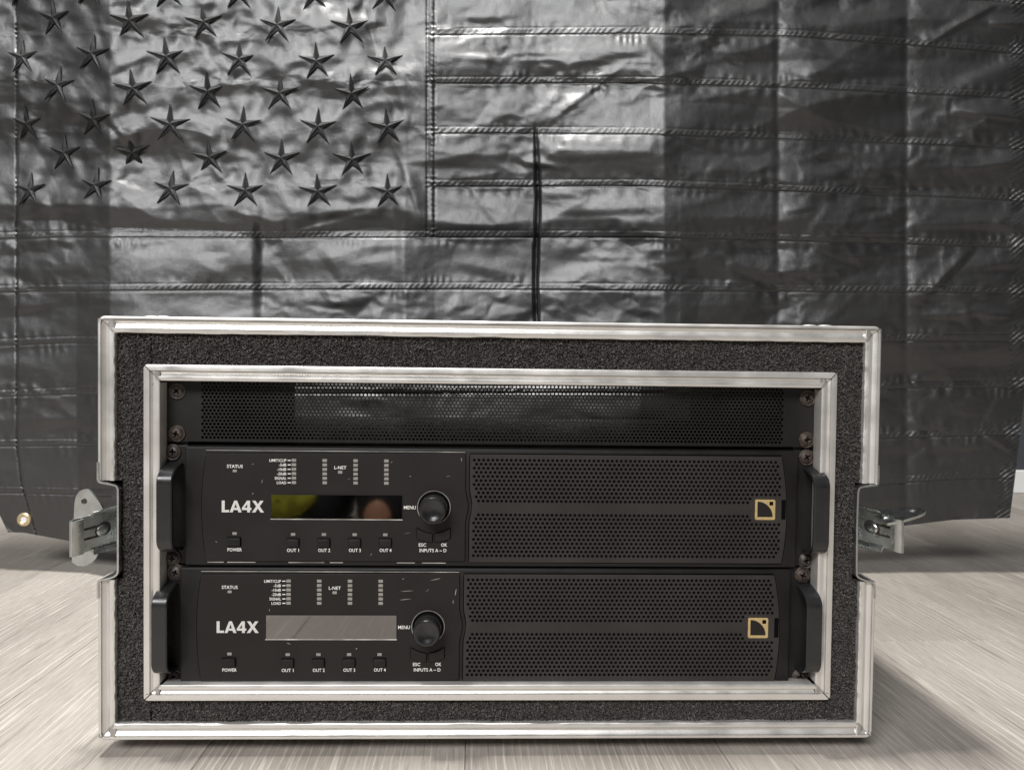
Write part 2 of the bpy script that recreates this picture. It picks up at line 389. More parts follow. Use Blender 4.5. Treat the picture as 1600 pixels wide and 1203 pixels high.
# latch recesses, claws and wings
def ribbon(path, thick, y0, y1):
    """a bent sheet: path of (x, z) points, swept along Y"""
    P = np.array(path); n = len(P); v = []; f = []
    T = np.gradient(P, axis=0); T /= np.linalg.norm(T, axis=1)[:, None]; Nn = np.stack([-T[:, 1], T[:, 0]], 1)
    for y in (y0, y1):
        for s in (-.5, .5):
            for q in P+Nn*thick*s: v.append((q[0], y, q[1]))
    A, B, C, D = 0, n, 2*n, 3*n
    for i in range(n-1):
        f += [(A+i, A+i+1, B+i+1, B+i), (C+i, D+i, D+i+1, C+i+1), (A+i, C+i, C+i+1, A+i+1), (B+i, B+i+1, D+i+1, D+i)]
    f += [(A, B, D, C), (A+n-1, C+n-1, D+n-1, B+n-1)]
    b = MB(); b.add(v, f); return b
def smoothpath(pts, k=3):
    P = np.array(pts, float)
    for _ in range(k):
        Q = [P[0]]
        for a, b in zip(P[:-1], P[1:]): Q += [a*.75+b*.25, a*.25+b*.75]
        Q.append(P[-1]); P = np.array(Q)
    return P
dishL = [(153, 722), (153, 738), (153, 752), (158, 754), (176, 757), (184.5, 760), (184.5, 775), (184.5, 830), (184.5, 882), (184.5, 896), (177, 902), (158, 906), (153, 908), (153, 918), (153, 934)]
dishR = [(1372.5, 727), (1372.5, 742), (1372, 757), (1366, 758.5), (1348, 760), (1341, 763), (1340, 780), (1338.5, 830), (1338, 886), (1338, 900), (1346, 905), (1361, 909), (1366, 913), (1366.5, 922), (1366.5, 934)]
for d in (dishL, dishR):
    path = smoothpath([(lambda q: (q[0], q[2]))(px(x, y, -.0004)) for x, y in d], 2)
    o = cpart(ribbon(path, .0013, -.0009, .098), 'latch_recess', STEEL); fixn(o); auto_smooth(o, 40)
def claw(ci, co, yi, yo, side, rivet_u, slot):
    """ci/co: (x, ytop, ybottom) pixels of the inner and outer end; the plate leaves the recess and splays outward and forward"""
    A, B = px(ci[0], ci[1], yi), px(ci[0], ci[2], yi); C, D = px(co[0], co[1], yo), px(co[0], co[2], yo)
    A, B, C, D = map(np.array, (A, B, C, D))
    n = np.cross(C-A, B-A); n /= np.linalg.norm(n)
    if n[1] > 0: n = -n                                  # towards the camera
    def Q(u, v, h=0.0): return (A*(1-u)+C*u)*(1-v)+(B*(1-u)+D*u)*v+n*h
    def slab(us, vs_, hf, th):                           # curved strip from a function of u, v -> h
        b = MB(); v = []; f = []; nu, nv = len(us), len(vs_)
        for s in (0, 1):
            for u in us:
                for w_ in vs_: v.append(Q(u, w_, hf(u, w_)-th*s))
        g = lambda s, i, j: s*nu*nv+i*nv+j
        for i in range(nu-1):
            for j in range(nv-1):
                f += [(g(0, i, j), g(0, i+1, j), g(0, i+1, j+1), g(0, i, j+1)), (g(1, i, j), g(1, i, j+1), g(1, i+1, j+1), g(1, i+1, j))]
        for i in range(nu-1): f += [(g(0, i, 0), g(1, i, 0), g(1, i+1, 0), g(0, i+1, 0)), (g(0, i, nv-1), g(0, i+1, nv-1), g(1, i+1, nv-1), g(1, i, nv-1))]
        for j in range(nv-1): f += [(g(0, 0, j), g(0, 0, j+1), g(1, 0, j+1), g(1, 0, j)), (g(0, nu-1, j), g(1, nu-1, j), g(1, nu-1, j+1), g(0, nu-1, j+1))]
        return b.add(v, f)
    pl = slab(np.linspace(-.35, 1, 10), np.linspace(0, 1, 8), lambda u, v: 0, .0016)
    o = cpart(pl, 'latch_claw', STEEL); fixn(o)
    # folded flanges along the top and bottom edges
    for v0 in (0.0, 1.0):
        b = MB(); v = []; f = []
        prof = [(0, 0), (.0012, .0003), (.0030, .0012), (.0042, .0030), (.0044, .0042), (.0030, .0044), (.0022, .0030), (0, .0016)]
        us = np.linspace(-.35, .62, 6); sg = -1 if v0 == 0 else 1
        e2 = (B-A)/np.linalg.norm(B-A)
        for u in us:
            for h, e in prof: v.append(Q(u, v0, h)+e2*sg*(e-.0016)-np.array(CO))
        m = len(prof)
        for i in range(len(us)-1):
            for j in range(m): f.append((i*m+j, i*m+(j+1) % m, (i+1)*m+(j+1) % m, (i+1)*m+j))
        f += [tuple(range(m)), tuple(range((len(us)-1)*m, len(us)*m))]
        q = MB().add(v, f).build('flange', STEEL, o); fixn(q); auto_smooth(q, 50)
    # rolled hook at the outer end
    b = MB(); v = []; f = []; prof = []
    e1 = (C-A)/np.linalg.norm(C-A)
    for k in range(9):
        t = math.pi*k/8; prof.append((.0028*math.sin(t), .0026-.0026*math.cos(t)))
    prof = [(e, h) for e, h in prof]+[(-.0035, .0054), (-.0060, .0050)]
    inner = [(-.0060, .0036), (-.0035, .0040)]+[(.0014*math.sin(math.pi*k/8), .0026-.0013*math.cos(math.pi*k/8)) for k in range(8, -1, -1)]
    loop = prof+inner; m = len(loop); vs2 = np.linspace(.02, 1.0, 3)
    for w_ in vs2:
        for e, h in loop: v.append(Q(1, w_, h-.0016)+e1*e-np.array(CO))
    for i in range(len(vs2)-1):
        for j in range(m): f.append((i*m+j, i*m+(j+1) % m, (i+1)*m+(j+1) % m, (i+1)*m+j))
    f += [tuple(range(m)), tuple(range(2*m, 3*m))]
    q = MB().add(v, f).build('hook', STEEL, o); fixn(q); auto_smooth(q, 40)
    # rivet and the U-shaped pressed slot
    E1 = (C-A); E2 = (B-A); l1, l2 = np.linalg.norm(E1), np.linalg.norm(E2)
    def disc(u, vv, r, h, name, mt, dome):
        v = []; f = []; N_ = 24; rings = ((1.0, 0), (1.0, h*.6), (.85, h), (.45, h*(1.15 if dome else 1)), (.02, h*(1.2 if dome else 1)))
        for rr, hh in rings:
            for k in range(N_):
                t = 2*math.pi*k/N_; v.append(Q(u+rr*r*math.cos(t)/l1, vv+rr*r*math.sin(t)/l2, hh)-np.array(CO))
        for i in range(len(rings)-1):
            for k in range(N_): f.append((i*N_+k, i*N_+(k+1) % N_, (i+1)*N_+(k+1) % N_, (i+1)*N_+k))
        f.append(tuple(range(4*N_, 5*N_)))
        q = MB().add(v, f).build(name, mt, o); fixn(q); auto_smooth(q, 40); return q
    disc(rivet_u-.06*1, .47, .0052, .00035, 'rivet_seat', DARKSCREW, False)
    disc(rivet_u, .50, .0041, .0016, 'rivet', STEEL, True)
    s0, s1 = slot
    pts = [(s0, .36), (s1-.07, .36)]+[(s1-.07+.07*math.sin(math.pi*k/8), .50-.14*math.cos(math.pi*k/8)) for k in range(1, 8)]+[(s1-.07, .64), (s0, .64)]
    P = np.array(pts); T = np.gradient(P*[l1, l2], axis=0); T /= np.linalg.norm(T, axis=1)[:, None]
    v = []; f = []
    for (u, vv), t in zip(P, T):
        for s in (-1, 1): v.append(Q(u-t[1]*s*.0009/l1, vv+t[0]*s*.0009/l2, .00018)-np.array(CO))
    for i in range(len(P)-1): f.append((2*i, 2*i+1, 2*i+3, 2*i+2))
    MB().add(v, f).build('slot', RUST, o)
    return o
claw((183.5, 794, 848), (114, 812, 868), .030, .002, -1, .37, (.78, .49))
claw((1341, 792, 846), (1407, 810, 862), .030, .002, 1, .36, (.79, .50))
# butterfly wings
def wing_poly():
    up = [(112, 850), (115, 815), (116, 788), (118, 776), (124, 767), (132, 763.5), (140, 766), (148, 775), (156, 786), (161, 795), (161, 812), (158, 850)]
    lo = [(153, 866), (146, 876), (138, 882.5), (127, 885.5), (117, 883), (110, 876), (109, 866)]
    return up+lo
def ring_plate(outline, hole, y0, y1, name, parent=None):
    """flat plate with one round hole, filled by fans between hole and outline"""
    O = np.array(outline); hc = np.array(hole[:2]); r = hole[2]; N_ = 64
    def ray(t):
        d = np.array((math.cos(t), math.sin(t))); best = 1e9
        for a, b in zip(O, np.roll(O, -1, 0)):
            e = b-a; den = d[0]*e[1]-d[1]*e[0]
            if abs(den) < 1e-12: continue
            q = a-hc; s = (q[0]*e[1]-q[1]*e[0])/den; u = (q[0]*d[1]-q[1]*d[0])/den
            if s > 0 and -1e-9 <= u <= 1+1e-9: best = min(best, s)
        return hc+d*best
    th = [2*math.pi*k/N_ for k in range(N_)]
    out = [ray(t) for t in th]; inn = [hc+r*np.array((math.cos(t), math.sin(t))) for t in th]
    v = [(p[0], y, p[1]) for y in (y0, y1) for L_ in (out, inn) for p in L_]; f = []
    n = N_
    for k in range(n):
        j = (k+1) % n
        f += [(k, j, n+j, n+k), (2*n+k, 3*n+k, 3*n+j, 2*n+j), (k, 2*n+k, 2*n+j, j), (n+k, n+j, 3*n+j, 3*n+k)]
    b = MB(); b.add(v, f); o = cpart(b, name, STEEL); fixn(o); return o
PYW = .022
wp = [px(x, y, PYW) for x, y in smoothpath(wing_poly()+[wing_poly()[0]], 2)[:-1]]
hc = px(131.5, 783, PYW)
o = ring_plate([(p[0], p[2]) for p in wp], (hc[0], hc[2], .0022), PYW, PYW+.0022, 'latch_wing')
c0 = px(1398, 806, .012); c1 = px(1441, 794, .016)
ln = c1[0]-c0[0]
lobe = [(-.012, -.011), (0.0, -.012), (ln*.7, -.009), (ln*.92, -.005), (ln, 0.0), (ln*.92, .005), (ln*.7, .009), (0, .012), (-.012, .011)]
lobe = smoothpath(lobe+[lobe[0]], 2)[:-1]
o = ring_plate([tuple(p) for p in lobe], (ln*.62, 0, .0024), -.001, .001, 'latch_wing')
o.matrix_local = Matrix.Translation(Vector(c0)-CO) @ Matrix.Rotation(-math.atan2(c1[2]-c0[2], ln), 4, 'Y') @ Matrix.Rotation(math.radians(-82), 4, 'X') @ Matrix.Translation(Vector((0, 0, 0)))
for v_ in o.data.vertices: v_.co.z += FZ          # undo the base shift for this rotated part

# ------------------------------------------------------------------ perforated sheet
def perforate(rows, zr, hole, y0, th, left, right, zlo, zhi):
    """rows: list of (z, xs) hole centres, zr: row height; sheet runs to left(z)/right(z) and zlo..zhi"""
    v = []; f = []
    def quad(a, b, c, d):
        n = len(v); v.extend([(p[0], y0, p[1]) for p in (a, b, c, d)]); f.append((n, n+1, n+2, n+3))
    rows = sorted(rows); prev = zlo
    K = 12; ang = [math.pi/4+2*math.pi*k/K for k in range(K)]
    for z, xs, pitch in rows:
        a, b = z-zr/2, z+zr/2
        if a-prev > 1e-6:
            m = max(1, int((a-prev)/.004))
            for q in range(m):
                p, s = prev+(a-prev)*q/m, prev+(a-prev)*(q+1)/m
                quad((left(p), p), (right(p), p), (right(s), s), (left(s), s))
        x0 = xs[0]-pitch/2; x1 = xs[-1]+pitch/2
        quad((left(a), a), (x0, a), (x0, b), (left(b), b)); quad((x1, a), (right(a), a), (right(b), b), (x1, b))
        hw, hh = pitch/2, zr/2
        bd = []
        for k in range(4):
            cs = [(hw, hh), (-hw, hh), (-hw, -hh), (hw, -hh)]
            p, q = cs[k], cs[(k+1) % 4]
            for t in (0, 1/3, 2/3): bd.append((p[0]+(q[0]-p[0])*t, p[1]+(q[1]-p[1])*t))
        for x in xs:
            n = len(v)
            v.extend([(x+p[0], y0, z+p[1]) for p in bd])
            v.extend([(x+hole*math.cos(t), y0, z+hole*math.sin(t)) for t in ang])
            v.extend([(x+hole*math.cos(t), y0+th, z+hole*math.sin(t)) for t in ang])
            for k in range(K):
                j = (k+1) % K
                f.append((n+k, n+K+k, n+K+j, n+j)); f.append((n+K+k, n+2*K+k, n+2*K+j, n+K+j))
        prev = b
    if zhi-prev > 1e-6: quad((left(prev), prev), (right(prev), prev), (right(zhi), zhi), (left(zhi), zhi))
    B = MB(); B.v = v; B.f = [q if True else q for q in f]; return B

# ------------------------------------------------------------------ screws
def screw_meshes():
    n = 44; R_ = .0050; v = []; f = []; g = np.linspace(-1, 1, n)
    idx = {}
    for i, a in enumerate(g):
        for j, b in enumerate(g):
            # square to disc
            x = a*math.sqrt(1-b*b/2); z = b*math.sqrt(1-a*a/2); r = math.hypot(x, z)
            h = .0020*(1-r**2.6)+.0006
            ax, az = abs(x), abs(z)
            if min(ax, az) < .105 and max(ax, az) < .50: h -= .0019*min(1, (.50-max(ax, az))/.18+.35)
            elif min(ax, az) < .17 and max(ax, az) < .26: h -= .0012
            v.append((x*R_, -h, z*R_))
    for i in range(n-1):
        for j in range(n-1): f.append((i*n+j, (i+1)*n+j, (i+1)*n+j+1, i*n+j+1))
    head = mesh('screw', v, f); head['cross'] = 1
    for p_ in head.polygons:
        c_ = p_.center/R_; ax, az = abs(c_.x), abs(c_.z)
        p_.material_index = 1 if (min(ax, az) < .10 and max(ax, az) < .47) else 0
    head.polygons.foreach_set('use_smooth', [True]*len(head.polygons))
    b = MB().lathe([(.0043, -.0004), (.0050, -.0010), (.0056, -.0011), (.0061, -.0006), (.0064, .0004)], 0, 0, 32)
    wash = mesh('washer', b.v, b.f); wash.polygons.foreach_set('use_smooth', [True]*len(wash.polygons))
    return head, wash
HEAD, WASH = screw_meshes()
HEADS = {}
for k, m in (('r', RUST), ('d', DARKSCREW)):
    h, w_ = HEAD.copy(), WASH.copy(); h.materials.append(m); h.materials.append(DARK); w_.materials.append(m); HEADS[k] = (h, w_)
rs_ = random.Random(11)
def screw(x, y, Y, origin, parent, kind):
    p = px(x, y, Y)
    o = bpy.data.objects.new('screw', HEADS[kind][0]); col.objects.link(o); o.parent = parent
    o.location = (p[0]-origin[0], Y-origin[1], p[2]-origin[2])
    o.rotation_euler = (rs_.uniform(-.06, .06), rs_.uniform(0, 1.5), rs_.uniform(-.06, .06))
    w_ = bpy.data.objects.new('washer', HEADS[kind][1]); col.objects.link(w_); w_.parent = o
    w_.location = (rs_.uniform(-.0006, .0008), 0.0002, rs_.uniform(-.0006, .0006))
    return o

# ------------------------------------------------------------------ vent panel (one rack unit)
EARY = .0125
VO = np.array((0, EARY, .2160))
vent = empty('vent_panel', VO, 'black perforated steel vent panel across the top of the rack, above both amplifiers', 'vent panel')
zl, zh = .2160, .2610
pit = .00286; zr = pit*.866
x0v, x1v = px(315, 640, EARY)[0], px(1226, 640, EARY)[0]
rows = []; z = zl+.0030; k = 0
while z < zh-.0016:
    n = int((x1v-x0v)/pit); xs = [x0v+pit*(i+.25+.5*(k % 2)) for i in range(n)]
    rows.append((z, xs, pit)); z += zr; k += 1
B = perforate(rows, zr, .00106, EARY, .0010, lambda z: -.2408, lambda z: .2412, zl, zh)
B.box(-.2408, .2412, EARY+.0001, EARY+.012, zl-.0002, zl+.0010)
B.shift(VO); o = B.build('perforated_sheet', BLACK, vent); fixn(o)
for x, y, kd in ((277, 611, 'd'), (276, 678, 'r'), (1261, 622, 'r'), (1260, 687, 'r')): screw(x, y, EARY-.0004, VO, vent, kd)

# ------------------------------------------------------------------ amplifiers
AO = np.array((0.0005, EARY, .1250))
FY = .0060                                             # front of the fascia
amp = empty('power_amplifier', AO, 'black two unit power amplifier with dark mirror display, directly beneath the vent panel', 'amplifier', 'amplifiers in the rack')
def A(mb, name, m, parent=None, sm=0):
    mb.shift(AO); o = mb.build(name, m, parent or amp)
    if sm: auto_smooth(o, sm)
    return o
def q2(x, y, Y=FY):
    p = px(x, y, Y); return (p[0], p[2])
zb, zt = .1257, .2131
A(MB().box(-.2251, .2266, FY+.0006, .33, zb, zt, .0016, 3), 'chassis', BLACK, sm=40)
for s, a, b in ((-1, -.2412, -.2249), (1, .2264, .2418)):
    A(MB().box(a, b, EARY-.0001, EARY+.0032, zb, zt, .0006), 'rack_ear', BLACK)
def arc_pts(p0, pm_, p1, n=10):
    out = []
    for k in range(n+1):
        t = k/n; y = p0[1]+(p1[1]-p0[1])*t
        out.append((p0[0]*(1-t)+p1[0]*t+(pm_[0]-(p0[0]+p1[0])/2)*4*t*(1-t), y))
    return out
wave = lambda base, y, y0, y1, bulge: base+bulge*0.5*(1+math.cos(math.pi*max(-1, min(1, (y-791)/29.0))))
leftp = arc_pts((322, 708), (315, 795), (322, 877))
rightp = [(wave(727.6-(y-708)*.008, y, 0, 0, 4.6), y) for y in np.linspace(877, 708, 36)]
plate = [q2(*p) for p in leftp+rightp]
A(MB().prism(plate, FY, FY+.0016, .0003), 'control_plate', FASCIA)
def outline_grow(pts, d):
    P = np.array(pts); c = P.mean(0); n = len(P)
    T = np.roll(P, -1, 0)-np.roll(P, 1, 0); T /= np.linalg.norm(T, axis=1)[:, None]
    Nn = np.stack([T[:, 1], -T[:, 0]], 1)
    if np.sum((P-c)*Nn) < 0: Nn = -Nn
    return [tuple(p) for p in P+Nn*d]
A(MB().prism(outline_grow(plate, .00042), FY+.00045, FY+.0016), 'seam', DARK)
gl = lambda y: wave(734.8-(y-709)*.012, y, 0, 0, 4.2)
gr = lambda y: 1220.5+8*(1-((y-794)/84.0)**2)
ys = np.linspace(709.5, 877.5, 40)
gout = [q2(gl(y), y) for y in ys]+[q2(gr(y), y+3) for y in ys[::-1]]
gzt, gzb = q2(980, 711.5)[1], q2(980, 879)[1]
A(MB().prism(outline_grow(gout, .0007), FY+.00045, FY+.0016), 'seam', DARK)
# the grille itself
zy = lambda z: 711.5+(gzt-z)/(gzt-gzb)*(879-711.5)      # z back to a photograph row, for the edge curves
GL = lambda z: q2(gl(zy(z)), zy(z))[0]; GR = lambda z: q2(gr(zy(z)), zy(z))[0]
pit = .00339; zr = (q2(980, 719)[1]-q2(980, 782.5)[1])/10.
rows = []
for band, ytop in ((0, 720.5), (1, 805.5)):
    z0 = q2(980, ytop)[1]
    for k in range(11):
        z = z0-zr*k; xe = GR(z)-.0036; near = (band == 0 and k >= 9) or (band == 1 and k <= 1)
        if near: xe = q2(1174, 790)[0]
        x = GL(z)+.0028; base = q2(740.5, 790)[0]+(pit/2 if k % 2 else 0)
        xs = [base+pit*i for i in range(-2, 160) if base+pit*i > x and base+pit*i < xe]
        rows.append((z, xs, pit))
B = perforate(rows, zr, .00116, FY-.0002, .0011, GL, GR, gzb, gzt)
gz = lambda z: z
o = A(B, 'grille', GRILLE); fixn(o)
A(MB().box(q2(738, 0)[0]-.0, q2(1218, 0)[0], FY+.00012+.0009, FY+.0012, gzb+.002, gzt-.002), 'grille_backing', DARK)
# lighter top lip of grille and worn edge under the control plate
zz = q2(500, 878.7)[1]
rr = random.Random(3); x = plate[10][0]+.001
xe = q2(727, 878)[0]
while x < xe:
    l = rr.uniform(.006, .03); 
    if rr.random() < .72: A(MB().box(x, min(xe, x+l), FY-.0001, FY+.0006, zz-.00022, zz+.00022), 'worn_edge', LIP)
    x += l+rr.uniform(.0005, .006)
zz = q2(700, 706.6)[1]
A(MB().box(plate[0][0], q2(727, 707)[0], FY+.0001, FY+.0006, zz-.0001, zz+.0003), 'worn_edge', LIP)
# badge
L0, L1 = q2(1179, 812), q2(1211, 780); s = L1[0]-L0[0]; s = .01515; L0 = (L0[0], (L0[1]+L1[1])/2-s/2)
def rsq(x, z, s, r, n=5):
    out = []
    for cx_, cz_, a0 in ((x+s-r, z+s-r, 0), (x+r, z+s-r, 90), (x+r, z+r, 180), (x+s-r, z+r, 270)):
        for k in range(n+1):
            t = math.radians(a0+90*k/n); out.append((cx_+r*math.cos(t), cz_+r*math.sin(t)))
    return out
bd = A(MB().prism(rsq(L0[0], L0[1], s, s*.08), FY-.0009, FY, .0002), 'badge', GOLD)
qx, qz, qr = L0[0]+s*.112, L0[1]+s*.148, s*.755
A(MB().prism([(qx, qz)]+[(qx+qr*math.cos(t), qz+qr*math.sin(t)) for t in np.linspace(0, math.pi/2, 16)], FY-.00105, FY-.0008), 'badge_emblem', FASCIA, None).parent = bd
A(MB().prism([(L0[0]+s*.70, L0[1]+s*.72), (L0[0]+s*.885, L0[1]+s*.72), (L0[0]+s*.885, L0[1]+s*.90), (L0[0]+s*.70, L0[1]+s*.90)], FY-.00105, FY-.0008), 'badge_emblem', DARK, None).parent = bd
n0, n1 = q2(1220.5, 811), q2(1227.5, 781)
A(MB().box(n0[0], n1[0], FY-.0006, FY+.0006, n0[1], n1[1]), 'grille_notch', DARK)
# handles: bent flat straps
def handle(x0, x1, zc, name='handle'):
    th = .0030; pts = []
    ctrl = [(0, .0325), (-.004, .0322), (-.0150, .0290), (-.0205, .0235), (-.0205, .0150), (-.0205, -.0150), (-.0205, -.0245), (-.0150, -.0300), (-.004, -.0322), (0, -.0325)]
    P = smoothpath(ctrl, 3); T = np.gradient(P, axis=0); T /= np.linalg.norm(T, axis=1)[:, None]
    Nn = np.stack([T[:, 1], -T[:, 0]], 1)
    if Nn[len(P)//2][0] < 0: Nn = -Nn
    c = .0007; v = []; f = []
    sec = [(x0+c, 0), (x1-c, 0), (x1, c), (x1, th-c), (x1-c, th), (x0+c, th), (x0, th-c), (x0, c)]
    m = len(sec)
    for p, n_ in zip(P, Nn):
        for x, d in sec:
            q = p+n_*d; v.append((x, EARY+q[0], zc+q[1]))
    for i in range(len(P)-1):
        for j in range(m): f.append((i*m+j, i*m+(j+1) % m, (i+1)*m+(j+1) % m, (i+1)*m+j))
    f += [tuple(range(m)), tuple(range((len(P)-1)*m, len(P)*m))]
    o = A(MB().add(v, f), name, HANDLE); fixn(o); auto_smooth(o, 40); return o
hz = (px(270, 723, EARY)[2]+px(270, 858, EARY)[2])/2
handle(px(263, 790, EARY)[0], px(286.5, 790, EARY)[0], hz)
hz2 = (px(1266, 731, EARY)[2]+px(1266, 861, EARY)[2])/2
handle(px(1254, 790, EARY)[0], px(1277.5, 790, EARY)[0], hz2)
# printed legends
dg = bpy.context.evaluated_depsgraph_get()
def text(body, x, y, cap, align='CENTER', m=PRINT, width=None):
    """lettering centred on pixel (x, y); cap = capital height in photograph pixels"""
    cu = bpy.data.curves.new('legend', 'FONT'); cu.body = body; cu.size = 1.0; cu.resolution_u = 2; cu.offset = 0.009
    cu.align_x = align; cu.align_y = 'CENTER' if False else 'BOTTOM_BASELINE'
    t = bpy.data.objects.new('legend', cu); col.objects.link(t)
    bpy.context.view_layer.update()
    me = bpy.data.meshes.new_from_object(t.evaluated_get(bpy.context.evaluated_depsgraph_get()))
    bpy.data.objects.remove(t); bpy.data.curves.remove(cu)
    n = len(me.vertices); co = np.zeros(n*3); me.vertices.foreach_get('co', co); co = co.reshape(-1, 3)
    k = cap*.000469/.70
    wid = (co[:, 0].max()-co[:, 0].min())*k
    kx = k if width is None else k*(width*.000469/wid)
    p = q2(x, y)
    out = np.zeros_like(co); out[:, 0] = p[0]+co[:, 0]*kx-AO[0]; out[:, 2] = p[1]-cap*.000469/2+co[:, 1]*k-AO[2]; out[:, 1] = FY-.00012-AO[1]
    me.vertices.foreach_set('co', out.ravel()); me.update()
    me.materials.clear(); me.materials.append(m)
    o = bpy.data.objects.new('lettering', me); col.objects.link(o); o.parent = amp; return o
def led(x, y, wpx=7.2, hpx=4.6):
    a, b = q2(x-wpx/2, y+hpx/2), q2(x+wpx/2, y-hpx/2)
    A(MB().box(a[0], b[0], FY-.0003, FY+.0004, a[1], b[1], .00015, 1), 'indicator_light', LED)
text('STATUS', 367, 728.3, 5.0, width=24.5); led(367, 735.5, 6.5, 4)
for i, s_ in enumerate(('LIMIT/CLIP', '-5dB', '-10dB', '-20dB', 'SIGNAL', 'LOAD')):
    y = 719+i*6.95
    text(s_, 447.5, y+.2, 4.3, 'RIGHT', width={0: 26, 4: 18, 5: 14.5}.get(i))
    a, b = q2(449.5, y+.8), q2(454.3, y-.5); A(MB().box(a[0], b[0], FY-.00012, FY+.0002, a[1], b[1]), 'lettering', PRINT)
    for c_, x in enumerate((459.3, 507.5, 555.7, 603.8)): led(x, y+c_*.35)
text('L-NET', 531.6, 730.3, 5.0, width=18.5); led(531.6, 737.6, 7, 4.4)
for i, x in enumerate((458, 506.2, 554.2, 602)):
    led(x, 834.7+i*.2, 7, 4.3); text('OUT %d' % (i+1), x+.3, 859.4, 5.2, width=18.5)
led(366.7, 833.3, 7, 4.3); text('POWER', 366.5, 858.4, 5.2, width=22)
text('MENU', 640.3, 792.6, 5.4, width=18.5); text('ESC', 660, 851, 5.2, width=11.5); text('OK', 693.8, 851, 5.2, width=9.5); text('INPUTS A ~ D', 676.5, 859.6, 5.2, width=42)
def button(x, y0, y1, wpx):
    a, b = q2(x-wpx/2, y1), q2(x+wpx/2, y0)
    A(MB().box(a[0]-.00035, b[0]+.00035, FY-.0001, FY+.0005, a[1]-.00035, b[1]+.00035), 'button_gap', DARK)
    A(MB().box(a[0], b[0], FY-.0019, FY+.0004, a[1], b[1], .00055, 2), 'button', BLACK, sm=40)
for x in (458, 506.2, 554.2, 602.2): button(x, 841.5, 853.5, 19)
button(365.8, 839.8, 851.8, 21)
# model name
def glyphs(x0, y1, cap):
    G = {'L': ([[(0, 0), (.62, 0), (.62, .2), (.25, .2), (.25, 1), (0, 1)]], .66),
         'A': ([[(0, 0), (.26, 0), (.33, .2), (.68, .2), (.75, 0), (1.02, 0), (.63, 1), (.39, 1)], [(.395, .38), (.51, .74), (.625, .38)]], 1.04),
         '4': ([[(.44, 0), (.68, 0), (.68, .2), (.80, .2), (.80, .39), (.68, .39), (.68, 1), (.42, 1), (0, .37), (0, .2), (.44, .2)], [(.22, .39), (.44, .72), (.44, .39)]], .84),
         'X': ([[(0, 0), (.28, 0), (.50, .34), (.72, 0), (1.02, 0), (.65, .52), (.98, 1), (.70, 1), (.50, .70), (.30, 1), (.02, 1), (.35, .52)]], 1.04)}
    adv = 0; k = cap*.000469; p = q2(x0, y1)
    for ch in 'LA4X':
        loops, wd = G[ch]
        cu = bpy.data.curves.new('glyph', 'CURVE'); cu.dimensions = '2D'; cu.fill_mode = 'BOTH'
        for lp in loops:
            s_ = cu.splines.new('POLY'); s_.points.add(len(lp)-1); s_.use_cyclic_u = True
            for q, (a, b) in zip(s_.points, lp): q.co = (a, b, 0, 1)
        t = bpy.data.objects.new('glyph', cu); col.objects.link(t); bpy.context.view_layer.update()
        me = bpy.data.meshes.new_from_object(t.evaluated_get(bpy.context.evaluated_depsgraph_get())); bpy.data.objects.remove(t); bpy.data.curves.remove(cu)
        for v_ in me.vertices:
            a, b = v_.co.x, v_.co.y; v_.co = (p[0]+(adv+a)*k-AO[0], FY-.00012-AO[1], p[1]+b*k-AO[2])
        me.update(); me.materials.clear(); me.materials.append(PRINTBIG)
        o = bpy.data.objects.new('letter', me); col.objects.link(o); o.parent = amp
        adv += wd
glyphs(346.5, 800, 18.3)
# display
d0, d1 = q2(424, 810), q2(628.5, 774)
disp = A(MB().box(d0[0], d1[0], FY-.00015, FY+.0006, d0[1], d1[1]), 'display', GLASS)
fr = MB(); t_ = .0005
fr.box(d0[0]-t_, d1[0]+t_, FY-.0006, FY+.0003, d0[1]-.0007, d0[1], .0001, 1); fr2 = MB()
A(fr, 'display_frame', LIP)
fr2.box(d0[0]-t_, d1[0]+t_, FY-.0003, FY+.0003, d1[1], d1[1]+t_); fr2.box(d0[0]-t_, d0[0], FY-.0003, FY+.0003, d0[1], d1[1]); fr2.box(d1[0], d1[0]+t_, FY-.0003, FY+.0003, d0[1], d1[1])
A(fr2, 'display_frame', BLACK)
# knob and the two curved keys beneath it
kc = q2(678, 792.5)
A(MB().lathe([(.0118, FY+.0002), (.0118, FY-.0002), (.0122, FY-.0004), (.0124, FY+.0002)], *kc, 48), 'knob_ring', LIP, sm=60)
A(MB().lathe([(.0117, FY-.00016), (.0001, FY-.00016)], *kc, 48), 'knob_gap', DARK)
A(MB().lathe([(.0101, FY), (.0101, FY-.0115), (.0099, FY-.0130), (.0092, FY-.0140), (.0084, FY-.0142), (.0070, FY-.0139), (.0052, FY-.0129), (.0030, FY-.0123), (.0001, FY-.0121)], *kc, 64), 'knob', HANDLE, sm=28)
def key(xa, xb):
    n = 10; top = []; bot = []
    for k in range(n+1):
        x = xa+(xb-xa)*k/n; dx = x-677.2
        top.append((x, 833.5-dx*dx*.0135)); bot.append((x, 846.5-dx*dx*.0085))
    pts = [q2(*p) for p in bot]+[q2(*p) for p in top[::-1]]
    A(MB().prism(outline_grow(pts, .00045), FY-.0001, FY+.0004), 'key_gap', DARK)
    A(MB().prism(pts, FY-.0013, FY+.0002, .0003), 'key', FASCIA)
key(651, 675.3); key(679.2, 703.5)

